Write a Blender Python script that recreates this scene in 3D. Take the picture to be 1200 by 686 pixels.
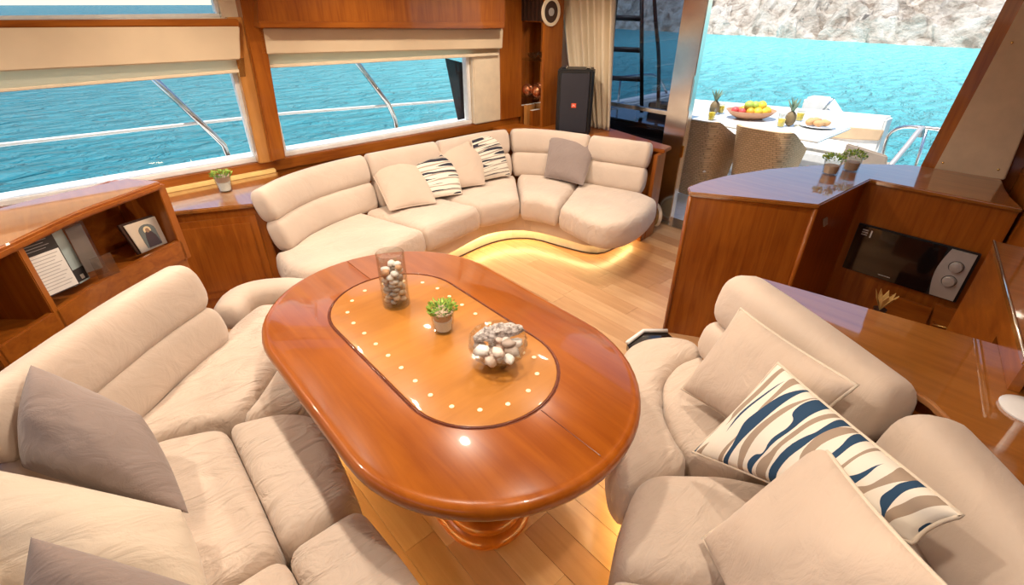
import bpy, bmesh, math, random
from mathutils import Vector, Matrix, noise
from mathutils.geometry import delaunay_2d_cdt
random.seed(7)
R = math.radians
for o in list(bpy.data.objects): bpy.data.objects.remove(o)
SC = bpy.context.scene
COL = SC.collection

# ------------------------------------------------------------------ camera
F = 570.0; CX, CY = 600.0, 343.0
PITCH = math.atan(339/570); HEAD = R(48.5); CAMZ = 1.75
fw = Vector((math.cos(HEAD)*math.cos(PITCH), math.sin(HEAD)*math.cos(PITCH), -math.sin(PITCH)))
rt = Vector((math.sin(HEAD), -math.cos(HEAD), 0)); upv = rt.cross(fw)
CAM = Vector((0, 0, CAMZ))
cd = bpy.data.cameras.new('camera'); cd.sensor_width = 36; cd.lens = 36*F/1200; cd.clip_start = .02; cd.clip_end = 3000
cam = bpy.data.objects.new('camera', cd); COL.objects.link(cam)
cam.matrix_world = Matrix.Translation(CAM) @ Matrix((rt, upv, -fw)).transposed().to_4x4()
SC.camera = cam

# ------------------------------------------------------------------ world, sun, exposure
W = bpy.data.worlds.new('World'); SC.world = W; W.use_nodes = True
nt = W.node_tree; bgn = nt.nodes['Background']
sky = nt.nodes.new('ShaderNodeTexSky'); sky.sky_type = 'NISHITA'; sky.sun_disc = False
SUN_DIR = Vector((-.34, .07, 1.0)).normalized()          # towards the sun
sky.sun_elevation = math.asin(SUN_DIR.z); sky.sun_rotation = math.atan2(SUN_DIR.x, SUN_DIR.y)
sky.air_density = 1.0; sky.dust_density = .1; sky.ozone_density = 1.0
nt.links.new(sky.outputs[0], bgn.inputs[0]); bgn.inputs[1].default_value = .14
sd = bpy.data.lights.new('sun_offscreen', 'SUN'); sd.energy = 4.6; sd.angle = R(.53); sd.color = (1, .95, .87)
sun = bpy.data.objects.new('sun_offscreen', sd); COL.objects.link(sun)
sun.rotation_euler = SUN_DIR.to_track_quat('Z', 'Y').to_euler(); sun.location = (-6, -7, 14)
DOWNLIGHT_W = 6.3
vs = SC.view_settings; vs.view_transform = 'Standard'; vs.look = 'None'; vs.gamma = 1; vs.use_curve_mapping = False
vs.exposure = .54

# ------------------------------------------------------------------ pixel -> place helpers
def ray(x, y): return fw*F + rt*(x-CX) - upv*(y-CY)
def P(x, y, z=0.): r = ray(x, y); return CAM + r*((z-CAMZ)/r.z)
def PX(x, y, v): r = ray(x, y); return CAM + r*(v/r.x)
def PY(x, y, v): r = ray(x, y); return CAM + r*(v/r.y)
def xy(x, y, z): p = P(x, y, z); return (p.x, p.y)

# ------------------------------------------------------------------ materials
MATS = {}
def newmat(name):
    m = bpy.data.materials.new(name); m.use_nodes = True; MATS[name] = m
    return m, m.node_tree, m.node_tree.nodes['Principled BSDF']
def lk(t, a, b): t.links.new(a, b)
def coords(t, scale=(1, 1, 1), kind='Object', rot=(0, 0, 0)):
    c = t.nodes.new('ShaderNodeTexCoord'); mp = t.nodes.new('ShaderNodeMapping')
    mp.inputs['Scale'].default_value = scale; mp.inputs['Rotation'].default_value = rot
    lk(t, c.outputs[kind], mp.inputs[0]); return mp.outputs[0]
def noise_n(t, v, scale, detail=4, rough=.5, dist=0):
    n = t.nodes.new('ShaderNodeTexNoise'); n.inputs['Scale'].default_value = scale
    n.inputs['Detail'].default_value = detail; n.inputs['Roughness'].default_value = rough; n.inputs['Distortion'].default_value = dist
    lk(t, v, n.inputs['Vector']); return n.outputs['Fac']
def ramp(t, f, stops, interp='LINEAR'):
    r = t.nodes.new('ShaderNodeValToRGB'); r.color_ramp.interpolation = interp
    e = r.color_ramp.elements
    while len(e) < len(stops): e.new(.5)
    for k, (p, c) in enumerate(stops): e[k].position = p; e[k].color = (*c, 1)
    lk(t, f, r.inputs[0]); return r.outputs[0]
def bump(t, b, h, strength, dist=.01):
    n = t.nodes.new('ShaderNodeBump'); n.inputs['Strength'].default_value = strength; n.inputs['Distance'].default_value = dist
    lk(t, h, n.inputs['Height']); lk(t, n.outputs[0], b.inputs['Normal']); return n
def plain(name, col, rough=.5, metal=0, coat=0, spec=.5, emit=None, es=0, sheen=0):
    m, t, b = newmat(name); b.inputs['Base Color'].default_value = (*col, 1); b.inputs['Roughness'].default_value = rough
    b.inputs['Metallic'].default_value = metal; b.inputs['Coat Weight'].default_value = coat; b.inputs['Coat Roughness'].default_value = .04
    b.inputs['Specular IOR Level'].default_value = spec; b.inputs['Sheen Weight'].default_value = sheen
    if emit: b.inputs['Emission Color'].default_value = (*emit, 1); b.inputs['Emission Strength'].default_value = es
    # faint procedural variation so that nothing is perfectly flat
    f = noise_n(t, coords(t), 14, 3)
    lo = tuple(c*.93 for c in col); hi = tuple(min(1, c*1.05) for c in col)
    lk(t, ramp(t, f, [(.3, lo), (.7, hi)]), b.inputs['Base Color'])
    return m
def wood(name, dark, light, axis='y', rough=.22, coat=.9, scale=1., cr=.05, cior=1.5):
    m, t, b = newmat(name)
    sc = {'x': (1.2, 16, 16), 'y': (16, 1.2, 16), 'z': (16, 16, 1.2)}[axis]
    v = coords(t, tuple(s*scale for s in sc))
    f1 = noise_n(t, v, 2.2, 6, .6, .6)
    v2 = coords(t, (1.5, 1.5, 1.5)); f2 = noise_n(t, v2, 1.6, 3)
    mx = t.nodes.new('ShaderNodeMath'); mx.operation = 'MULTIPLY_ADD'; mx.inputs[1].default_value = .6
    ml = t.nodes.new('ShaderNodeMath'); ml.operation = 'MULTIPLY'; ml.inputs[1].default_value = .4
    b.inputs['Specular IOR Level'].default_value = .3; lk(t, f2, ml.inputs[0]); lk(t, f1, mx.inputs[0]); lk(t, ml.outputs[0], mx.inputs[2])
    mid = tuple((a+c)/2 for a, c in zip(dark, light))
    lk(t, ramp(t, mx.outputs[0], [(.34, dark), (.5, mid), (.66, light)]), b.inputs['Base Color'])
    b.inputs['Roughness'].default_value = rough; b.inputs['Coat Weight'].default_value = coat; b.inputs['Coat Roughness'].default_value = cr; b.inputs['Coat IOR'].default_value = cior
    return m
def fabric(name, col, wr=.25, fine=.25, scale=1., var=.9):
    m, t, b = newmat(name); b.inputs['Roughness'].default_value = .92; b.inputs['Specular IOR Level'].default_value = .2
    b.inputs['Sheen Weight'].default_value = .25; b.inputs['Sheen Roughness'].default_value = .5
    v = coords(t)
    big = noise_n(t, v, 3.2*scale, 3, .5); fn = noise_n(t, v, 260, 2, .6)
    lk(t, ramp(t, big, [(.3, tuple(c*var for c in col)), (.7, tuple(min(1, c*1.04) for c in col))]), b.inputs['Base Color'])
    v2 = coords(t, (1, 2.6, 1.4), rot=(.3, .2, .6)); wk = noise_n(t, v2, 5.5*scale, 4, .55, 1.2)
    b1 = bump(t, b, wk, wr, .03)
    b2 = t.nodes.new('ShaderNodeBump'); b2.inputs['Strength'].default_value = fine; b2.inputs['Distance'].default_value = .001
    lk(t, fn, b2.inputs['Height']); lk(t, b1.outputs[0], b2.inputs['Normal']); lk(t, b2.outputs[0], b.inputs['Normal'])
    return m
def thin_glass(name, tint=(1, 1, 1), fac=.06, rough=0.):
    m = bpy.data.materials.new(name); m.use_nodes = True; t = m.node_tree; t.nodes.clear()
    o = t.nodes.new('ShaderNodeOutputMaterial'); mx = t.nodes.new('ShaderNodeMixShader')
    tr = t.nodes.new('ShaderNodeBsdfTransparent'); gl = t.nodes.new('ShaderNodeBsdfGlossy')
    tr.inputs[0].default_value = (*tint, 1); gl.inputs['Roughness'].default_value = rough
    lw0 = t.nodes.new('ShaderNodeLayerWeight'); lw0.inputs[0].default_value = .5
    lw1 = t.nodes.new('ShaderNodeMath'); lw1.operation = 'POWER'; lw1.inputs[1].default_value = 3.5; lk(t, lw0.outputs['Facing'], lw1.inputs[0])
    lw = t.nodes.new('ShaderNodeMath'); lw.operation = 'MULTIPLY_ADD'; lw.inputs[1].default_value = .75; lw.inputs[2].default_value = fac*.6; lk(t, lw1.outputs[0], lw.inputs[0])
    lk(t, lw.outputs[0], mx.inputs[0]); lk(t, tr.outputs[0], mx.inputs[1]); lk(t, gl.outputs[0], mx.inputs[2]); lk(t, mx.outputs[0], o.inputs[0])
    MATS[name] = m; return m

wood('cherry_x', (.22, .052, .006), (.41, .125, .014), 'x', rough=.3, coat=.35)
wood('cherry_y', (.22, .052, .006), (.41, .125, .014), 'y', rough=.3, coat=.35)
wood('cherry_z', (.22, .052, .006), (.41, .125, .014), 'z', rough=.3, coat=.35)
wood('cherry_dark', (.09, .016, .004), (.19, .04, .008), 'z', rough=.3, coat=.4)
wood('table_wood', (.26, .058, .004), (.41, .112, .008), 'y', rough=.3, coat=.42, scale=.7)
wood('counter_wood', (.27, .09, .014), (.43, .165, .03), 'y', rough=.3, coat=1., scale=.8, cior=3.6, cr=.03)
wood('light_wood', (.48, .20, .045), (.64, .31, .09), 'z', coat=.4)
wood('burl', (.36, .13, .018), (.49, .195, .032), 'x', rough=.35, coat=.3, scale=.45)
PLANKS = []
for k, (d, l) in enumerate([((.44, .235, .105), (.56, .325, .165)), ((.50, .285, .14), (.62, .385, .205)), ((.38, .185, .08), (.49, .26, .12)), ((.47, .26, .12), (.59, .355, .18))]):
    PLANKS.append(wood('oak_plank_%d' % k, d, l, 'y', rough=.36, coat=.5, scale=.9, cr=.2))
fabric('sofa_fabric', (.62, .50, .405), .16)
fabric('sofa_seat', (.62, .50, .405), .5)
fabric('dinette_fabric', (.62, .50, .405), .2)
fabric('dinette_seat', (.62, .50, .405), .8)
fabric('pillow_beige', (.60, .47, .37), .3)
fabric('pillow_cream', (.68, .57, .45), .3)
fabric('pillow_taupe', (.29, .225, .20), .3)
fabric('valance_fabric', (.71, .55, .37), .03)
fabric('shade_fabric', (.80, .68, .50), .03)
fabric('curtain_fabric', (.80, .68, .50), .05)
t = MATS['shade_fabric'].node_tree; ob_ = t.nodes['Principled BSDF']; tl = t.nodes.new('ShaderNodeBsdfTranslucent'); tl.inputs[0].default_value = (.95, .86, .68, 1)
mxs = t.nodes.new('ShaderNodeMixShader'); mxs.inputs[0].default_value = .7; lk(t, ob_.outputs[0], mxs.inputs[1]); lk(t, tl.outputs[0], mxs.inputs[2]); lk(t, mxs.outputs[0], t.nodes['Material Output'].inputs[0])
plain('cream_panel', (.60, .44, .29), .5)
plain('cream_trim', (.82, .68, .49), .5)
plain('ceiling_cream', (.85, .76, .62), .6)
plain('white_gel', (.86, .86, .84), .25, coat=.4)
plain('white_paint', (.85, .83, .8), .4)
plain('plinth_white', (.85, .8, .68), .5)
plain('steel', (.75, .72, .68), .18, metal=1)
plain('brass', (.85, .6, .22), .2, metal=1)
plain('black_plastic', (.012, .011, .011), .45)
plain('black_gloss', (.008, .006, .006), .12, coat=1)
plain('black_canvas', (.025, .022, .03), .8)
plain('silver_paint', (.55, .52, .5), .35, metal=.4)
plain('dark_brown', (.05, .022, .014), .5)
plain('inlay_gold', (.95, .78, .48), .3)
plain('paper', (.86, .84, .8), .8)
plain('ink', (.04, .035, .035), .7)
plain('grey_ink', (.45, .43, .42), .8)
plain('grey_card', (.45, .55, .55), .5)
plain('silver_relief', (.8, .78, .7), .3, metal=.6)
plain('icon_ground', (.16, .19, .19), .5)
plain('icon_robe', (.07, .05, .06), .6)
plain('icon_skin', (.4, .24, .15), .6)
plain('leaf_green', (.15, .33, .045), .6)
plain('leaf_light', (.42, .58, .10), .6)
plain('soil', (.20, .11, .06), .9)
plain('wax', (.95, .93, .84), .5)
plain('pot_clay', (.62, .42, .30), .6)
plain('shell_pink', (.78, .62, .52), .5)
plain('shell_white', (.85, .80, .74), .5)
plain('shell_brown', (.42, .33, .27), .6)
plain('pebble_white', (.78, .74, .68), .5)
plain('pebble_grey', (.33, .31, .29), .55)
plain('pebble_tan', (.58, .44, .32), .55)
plain('pebble_rust', (.52, .27, .14), .55)
plain('ceramic_white', (.88, .87, .86), .15, coat=.6)
plain('copper', (.72, .30, .14), .22, metal=.9)
plain('red_badge', (.80, .10, .03), .5)
plain('sofa_pad_outdoor', (.86, .82, .76), .8)
plain('outdoor_tan', (.66, .46, .28), .8)
plain('taupe_sling', (.40, .33, .27), .85)
plain('orange_fruit', (.88, .42, .04), .5)
plain('yellow_fruit', (.90, .66, .06), .5)
plain('green_fruit', (.45, .60, .10), .5)
plain('red_fruit', (.72, .10, .10), .45)
plain('bowl_wood', (.52, .27, .15), .5)
plain('bread', (.66, .38, .17), .8)
plain('juice', (.98, .70, .04), .3)
plain('pine_skin', (.22, .15, .07), .7)
plain('pine_leaf', (.22, .32, .22), .6)
plain('dry_leaf', (.52, .32, .10), .8)
plain('hull_white', (.86, .84, .80), .35, coat=.3)
plain('led_warm', (1, .8, .4), .5, emit=(1, .76, .34), es=19)
plain('pale_strip', (.86, .62, .24), .45)
plain('lamp_glow', (1, .95, .85), .5, emit=(1, .88, .70), es=30)
plain('burlap', (.42, .27, .13), .9)
thin_glass('pane_glass', (.97, .99, .99), .03)
thin_glass('tinted_glass', (.36, .42, .50), .06)
thin_glass('clear_glass', (.93, .95, .95), .12)
thin_glass('plastic_clear', (.80, .78, .76), .07)
plain('mirror', (.85, .85, .83), .03, metal=1)

# striped cushion fabric: wavy leaf-shaped bands of navy and taupe on cream, printed along the UVs
def striped(name, freq, navy, taupe, cream, rotated=False):
    m, t, b = newmat(name); b.inputs['Roughness'].default_value = .9; b.inputs['Specular IOR Level'].default_value = .2
    v = coords(t, (1, 1, 1), 'UV', rot=(0, 0, R(90) if rotated else 0))
    sx = t.nodes.new('ShaderNodeSeparateXYZ'); lk(t, v, sx.inputs[0])
    def band(offset, f, amp, thick_lo, thick_hi, wf):
        # sin(2pi(f*y + amp*sin(..x))) against a threshold that swells along x
        mp = t.nodes.new('ShaderNodeMapping'); mp.inputs['Scale'].default_value = (wf, f*.55, 1); mp.inputs['Location'].default_value = (offset*3.1, offset*5.7, offset)
        lk(t, v, mp.inputs[0]); n1 = noise_n(t, mp.outputs[0], 1.0, 1, .3)
        ma = t.nodes.new('ShaderNodeMath'); ma.operation = 'MULTIPLY_ADD'; lk(t, n1, ma.inputs[0]); ma.inputs[1].default_value = amp
        mf = t.nodes.new('ShaderNodeMath'); mf.operation = 'MULTIPLY'; mf.inputs[1].default_value = f; lk(t, sx.outputs[1], mf.inputs[0])
        lk(t, mf.outputs[0], ma.inputs[2])
        ad = t.nodes.new('ShaderNodeMath'); ad.operation = 'ADD'; ad.inputs[1].default_value = offset; lk(t, ma.outputs[0], ad.inputs[0])
        fr = t.nodes.new('ShaderNodeMath'); fr.operation = 'FRACT'; lk(t, ad.outputs[0], fr.inputs[0])
        n2m = t.nodes.new('ShaderNodeMapping'); n2m.inputs['Scale'].default_value = (wf*1.6, f*.9, 1); n2m.inputs['Location'].default_value = (offset*9, 2, offset)
        lk(t, v, n2m.inputs[0]); n2 = noise_n(t, n2m.outputs[0], 1.0, 1, .3)
        mr = t.nodes.new('ShaderNodeMapRange'); mr.inputs['From Min'].default_value = .3; mr.inputs['From Max'].default_value = .7
        mr.inputs['To Min'].default_value = thick_lo; mr.inputs['To Max'].default_value = thick_hi; lk(t, n2, mr.inputs[0])
        lt = t.nodes.new('ShaderNodeMath'); lt.operation = 'LESS_THAN'; lk(t, fr.outputs[0], lt.inputs[0]); lk(t, mr.outputs[0], lt.inputs[1])
        return lt.outputs[0]
    def mixc(f, a, c):
        mx = t.nodes.new('ShaderNodeMix'); mx.data_type = 'RGBA'; lk(t, f, mx.inputs[0])
        if isinstance(a, tuple): mx.inputs[6].default_value = (*a, 1)
        else: lk(t, a, mx.inputs[6])
        mx.inputs[7].default_value = (*c, 1); return mx.outputs[2]
    c1 = mixc(band(.0, freq, 1.1, .0, .50, .85), cream, taupe)
    c2 = mixc(band(.45, freq, 1.2, -.12, .62, 1.0), c1, navy)
    lk(t, c2, b.inputs['Base Color'])
    wk = noise_n(t, coords(t), 9, 3, .5, .8); bump(t, b, wk, .25, .02)
    return m
striped('stripe_large', 8.0, (.028, .065, .125), (.36, .27, .20), (.78, .71, .61), True)
striped('stripe_small', 10.0, (.035, .035, .05), (.40, .33, .27), (.76, .69, .58))

# wicker
m, t, b = newmat('wicker'); b.inputs['Roughness'].default_value = .8
br = t.nodes.new('ShaderNodeTexBrick'); br.inputs['Scale'].default_value = 16; br.inputs['Mortar Size'].default_value = .035; br.inputs['Brick Width'].default_value = .55; br.inputs['Row Height'].default_value = .28
br.inputs['Color1'].default_value = (.70, .46, .25, 1); br.inputs['Color2'].default_value = (.60, .38, .19, 1); br.inputs['Mortar'].default_value = (.38, .23, .11, 1)
v = coords(t, (1, 1, 1)); sx_ = t.nodes.new('ShaderNodeSeparateXYZ'); lk(t, v, sx_.inputs[0]); ad_ = t.nodes.new('ShaderNodeMath'); ad_.operation = 'ADD'; lk(t, sx_.outputs[0], ad_.inputs[0]); lk(t, sx_.outputs[1], ad_.inputs[1])
cb_ = t.nodes.new('ShaderNodeCombineXYZ'); lk(t, ad_.outputs[0], cb_.inputs[0]); lk(t, sx_.outputs[2], cb_.inputs[1]); lk(t, cb_.outputs[0], br.inputs['Vector'])
lk(t, br.outputs['Color'], b.inputs['Base Color']); bump(t, b, br.outputs['Fac'], -.4, .01)

# sea: deep teal, turquoise towards the shallow rocky shore (a property of the water's depth)
m, t, b = newmat('sea_water')
gc = t.nodes.new('ShaderNodeNewGeometry'); sp = t.nodes.new('ShaderNodeSeparateXYZ'); lk(t, gc.outputs['Position'], sp.inputs[0])
mr = t.nodes.new('ShaderNodeMapRange'); mr.inputs['From Min'].default_value = -8; mr.inputs['From Max'].default_value = 42; lk(t, sp.outputs[0], mr.inputs[0])
yr = t.nodes.new('ShaderNodeMapRange'); yr.inputs['From Min'].default_value = 62; yr.inputs['From Max'].default_value = 20; lk(t, sp.outputs[1], yr.inputs[0])
mm = t.nodes.new('ShaderNodeMath'); mm.operation = 'MULTIPLY'; lk(t, mr.outputs[0], mm.inputs[0]); lk(t, yr.outputs[0], mm.inputs[1])
mpw = t.nodes.new('ShaderNodeMapping'); mpw.inputs['Scale'].default_value = (1.0, 2.2, 1); mpw.inputs['Rotation'].default_value = (0, 0, R(42)); lk(t, gc.outputs['Position'], mpw.inputs[0])
w1 = noise_n(t, mpw.outputs[0], .8, 4, .6, .7)
mx = t.nodes.new('ShaderNodeMix'); mx.data_type = 'RGBA'; lk(t, mm.outputs[0], mx.inputs[0]); mx.inputs[6].default_value = (.002, .125, .18, 1); mx.inputs[7].default_value = (.20, .70, .73, 1)
lk(t, mx.outputs[2], b.inputs['Base Color']); b.inputs['Roughness'].default_value = .22; b.inputs['IOR'].default_value = 1.333; b.inputs['Specular IOR Level'].default_value = .02
bump(t, b, w1, 1.0, .95)

# pale limestone
m, t, b = newmat('rock'); b.inputs['Roughness'].default_value = .95; b.inputs['Specular IOR Level'].default_value = .1
v = coords(t, (1, 1, 1.6)); f = noise_n(t, v, .45, 8, .62, .8); g = noise_n(t, v, 1.6, 8, .7)
lk(t, ramp(t, f, [(.35, (.34, .27, .21)), (.5, (.62, .54, .45)), (.65, (.78, .71, .63))]), b.inputs['Base Color']); bump(t, b, g, .9, .6)

def M(n): return MATS[n]

# ------------------------------------------------------------------ object helpers
def tag(o, label=None, cat=None, group=None, kind=None):
    if label: o['label'] = label
    if cat: o['category'] = cat
    if group: o['group'] = group
    if kind: o['kind'] = kind
    return o
def mk(name, vs_, fs, mat, parent=None, smooth=True, uv=None, angle=None):
    me = bpy.data.meshes.new(name); me.from_pydata([tuple(v) for v in vs_], [], fs); me.update()
    bm = bmesh.new(); bm.from_mesh(me); bmesh.ops.recalc_face_normals(bm, faces=bm.faces); bm.to_mesh(me); bm.free()
    me.materials.append(M(mat) if isinstance(mat, str) else mat)
    for p in me.polygons: p.use_smooth = smooth
    if smooth and angle: me.set_sharp_from_angle(angle=R(angle))
    if uv:
        l = me.uv_layers.new(name='UVMap')
        for lp in me.loops: l.data[lp.index].uv = uv[lp.vertex_index]
    o = bpy.data.objects.new(name, me); COL.objects.link(o)
    if parent: o.parent = parent
    return o
def empty(name, label, cat, loc=(0, 0, 0), rz=0, group=None):
    o = bpy.data.objects.new(name, None); COL.objects.link(o); o.location = loc; o.rotation_euler = (0, 0, rz); o.empty_display_size = .05
    return tag(o, label, cat, group)
def bmesh_obj(name, bm, mat, parent=None, smooth=False, angle=35):
    bmesh.ops.recalc_face_normals(bm, faces=bm.faces)
    me = bpy.data.meshes.new(name); bm.to_mesh(me); bm.free(); me.materials.append(M(mat) if isinstance(mat, str) else mat)
    for p in me.polygons: p.use_smooth = smooth
    if smooth: me.set_sharp_from_angle(angle=R(angle))
    o = bpy.data.objects.new(name, me); COL.objects.link(o)
    if parent: o.parent = parent
    return o
def prism(name, poly, z0, z1, mat, parent=None, bev=0., seg=2, off=None):
    """upright prism over a plan polygon"""
    bm = bmesh.new(); f = lambda q, z: bm.verts.new((q[0], q[1], z))
    a = [f(q, z0) for q in poly]; c = [f(q, z1) for q in poly]; n = len(poly)
    bm.faces.new(a); bm.faces.new(c)
    for i in range(n): bm.faces.new((a[i], a[(i+1) % n], c[(i+1) % n], c[i]))
    if bev:
        bmesh.ops.recalc_face_normals(bm, faces=bm.faces)
        es = [e for e in bm.edges if e.calc_length() > bev*2.2 and (len(e.link_faces) < 2 or e.calc_face_angle(0) > .5)]
        bmesh.ops.bevel(bm, geom=es, offset=bev, segments=seg, affect='EDGES', clamp_overlap=True)
    return bmesh_obj(name, bm, mat, parent, smooth=bool(bev), angle=40)
def hexa(name, c8, mat, parent=None, bev=0.):
    """solid from 8 corners: 4 of one face, then the 4 of the opposite face in the same order"""
    bm = bmesh.new(); v = [bm.verts.new(tuple(q)) for q in c8]
    for q in ((0, 1, 2, 3), (4, 5, 6, 7), (0, 1, 5, 4), (1, 2, 6, 5), (2, 3, 7, 6), (3, 0, 4, 7)): bm.faces.new([v[i] for i in q])
    if bev:
        bmesh.ops.recalc_face_normals(bm, faces=bm.faces)
        bmesh.ops.bevel(bm, geom=list(bm.edges), offset=bev, segments=2, affect='EDGES', clamp_overlap=True)
    return bmesh_obj(name, bm, mat, parent, smooth=bool(bev), angle=40)
def slab(name, q4, thick, mat, parent=None, bev=0.):
    """flat board: four corners of the visible face, thickness laid behind it along -normal"""
    q = [Vector(p) for p in q4]; n = (q[1]-q[0]).cross(q[3]-q[0]).normalized()*thick
    return hexa(name, q+[p-n for p in q], mat, parent, bev)
def box(name, lo, hi, mat, parent=None, bev=0.):
    x0, y0, z0 = lo; x1, y1, z1 = hi
    return prism(name, [(x0, y0), (x1, y0), (x1, y1), (x0, y1)], z0, z1, mat, parent, bev)
def resample(pts, n, closed=False):
    pts = [Vector(p) for p in pts]; 
    if closed: pts = pts+[pts[0]]
    d = [0]
    for a, c in zip(pts, pts[1:]): d.append(d[-1]+(c-a).length)
    out = []; m_ = n if closed else n-1
    for k in range(n):
        s = d[-1]*k/m_; i = 0
        while i < len(d)-2 and d[i+1] < s: i += 1
        u = (s-d[i])/max(1e-9, d[i+1]-d[i]); out.append(pts[i].lerp(pts[i+1], min(1, max(0, u))))
    return out
def smooth_path(pts, n, closed=False):
    """Catmull-Rom through the points, then even spacing"""
    p = [Vector(q) for q in pts]; m_ = len(p); fine = []
    for i in range(m_ if closed else m_-1):
        if closed: a, b_, c, d = p[(i-1) % m_], p[i], p[(i+1) % m_], p[(i+2) % m_]
        else: a, b_, c, d = p[max(0, i-1)], p[i], p[i+1], p[min(m_-1, i+2)]
        for k in range(8):
            u = k/8; fine.append(.5*((2*b_)+(c-a)*u+(2*a-5*b_+4*c-d)*u*u+(3*b_-a-3*c+d)*u**3))
    if not closed: fine.append(p[-1])
    return resample(fine, n, closed)
def chaikin(pts, it=2, w=.25):
    p = [Vector(q) for q in pts]
    for _ in range(it):
        o = []
        for i in range(len(p)):
            a, c = p[i], p[(i+1) % len(p)]; o += [a.lerp(c, w), a.lerp(c, 1-w)]
        p = o
    return p
def area2(p): return sum(p[i].x*p[(i+1) % len(p)].y-p[(i+1) % len(p)].x*p[i].y for i in range(len(p)))
def inset(p, d):
    n = len(p); out = []
    for i in range(n):
        tg = (p[(i+1) % n]-p[i-1]); nn = Vector((-tg.y, tg.x)); nn = nn.normalized() if nn.length > 1e-9 else nn
        out.append(p[i]+nn*d)
    return out
def round_corners(poly, cr):
    p = [Vector((q[0], q[1])) for q in poly]; n = len(p); out = []
    for i in range(n):
        a, b_, c = p[i-1], p[i], p[(i+1) % n]; d0 = min(cr, (a-b_).length*.45); d1 = min(cr, (c-b_).length*.45)
        s0 = b_+(a-b_).normalized()*d0; s1 = b_+(c-b_).normalized()*d1
        for k in range(5): u = k/4; out.append(s0*(1-u)**2+b_*(2*u*(1-u))+s1*u*u)
    return out
def pad(name, poly, z0, z1, r, puff, mat, parent=None, n=72, it=2, wr=.004, seed=0, cr=.05, wdir=None):
    """soft upholstered pad over a plan outline: height follows the distance to the outline (rolled edge, crowned top, creases)"""
    p = round_corners(poly, cr); per = sum((p[i]-p[i-1]).length for i in range(len(p))); n = max(40, int(per/.022))
    p = [Vector((q.x, q.y)) for q in resample([(q.x, q.y, 0) for q in p], n, True)]
    if area2(p) < 0: p.reverse()
    A = [(p[i], p[(i+1) % n]) for i in range(n)]
    def dist(q):
        best = 9.
        for a, c in A:
            d = c-a; u = max(0., min(1., (q-a).dot(d)/max(1e-12, d.length_squared))); w = (q-a-d*u).length
            if w < best: best = w
        return best
    def inside(q):
        r_ = False
        for a, c in A:
            if (a.y > q.y) != (c.y > q.y) and q.x < (c.x-a.x)*(q.y-a.y)/(c.y-a.y)+a.x: r_ = not r_
        return r_
    pts = []; ins = []
    for f in (.06, .2, .42, .7, 1.0):
        for q in inset(p, r*f):
            if inside(q) and dist(q) > r*f*.93: ins.append((q, r*f))
    x0, x1, y0, y1 = min(q.x for q in p), max(q.x for q in p), min(q.y for q in p), max(q.y for q in p); g = .027
    for i in range(int((x1-x0)/g)+1):
        for j in range(int((y1-y0)/g)+1):
            q = Vector((x0+(i+.5*(j % 2))*g, y0+j*g))
            if inside(q):
                d = dist(q)
                if d > r*1.15: ins.append((q, d))
    allp = list(p)+[q for q, d in ins]; dd = [0.]*n+[d for q, d in ins]
    vv, ee, ff, ov, oe, of = delaunay_2d_cdt(allp, [(i, (i+1) % n) for i in range(n)], [], 1, 1e-6)
    dm = max(dd); hr = min(r, (z1-z0)*.6); vs_ = []
    for k, q in enumerate(vv):
        d = dd[ov[k][0]] if ov[k] else dist(q)
        u = min(1, d/r); z = z1-hr+hr*math.sqrt(max(0, 1-(1-u)**2))
        z += puff*(1-(1-d/dm)**2)
        if d > r*.4: z += (noise.noise(Vector((q.x*8+seed, q.y*8, seed*1.7)))*1.6+noise.noise(Vector((q.x*22+seed, q.y*9, seed)))*.9)*wr*min(1, (d-r*.4)/r)
        vs_.append((q.x, q.y, z))
    fs = [tuple(f) for f in ff]
    # wall below the rolled edge
    idx = [None]*n
    for k in range(len(vv)):
        for o_ in ov[k]:
            if o_ < n: idx[o_] = k
    prev = idx; ztop = z1-hr
    for d, z in ((-.006, ztop-(ztop-z0)*.30), (-.006, ztop-(ztop-z0)*.6), (.004, ztop-(ztop-z0)*.88), (.022, z0)):
        cur = []
        for q in inset(p, d): vs_.append((q.x, q.y, z)); cur.append(len(vs_)-1)
        for i in range(n): fs.append((prev[i], prev[(i+1) % n], cur[(i+1) % n], cur[i]))
        prev = cur
    fs.append(tuple(prev[::-1]))
    return mk(name, vs_, fs, mat, parent)
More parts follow.
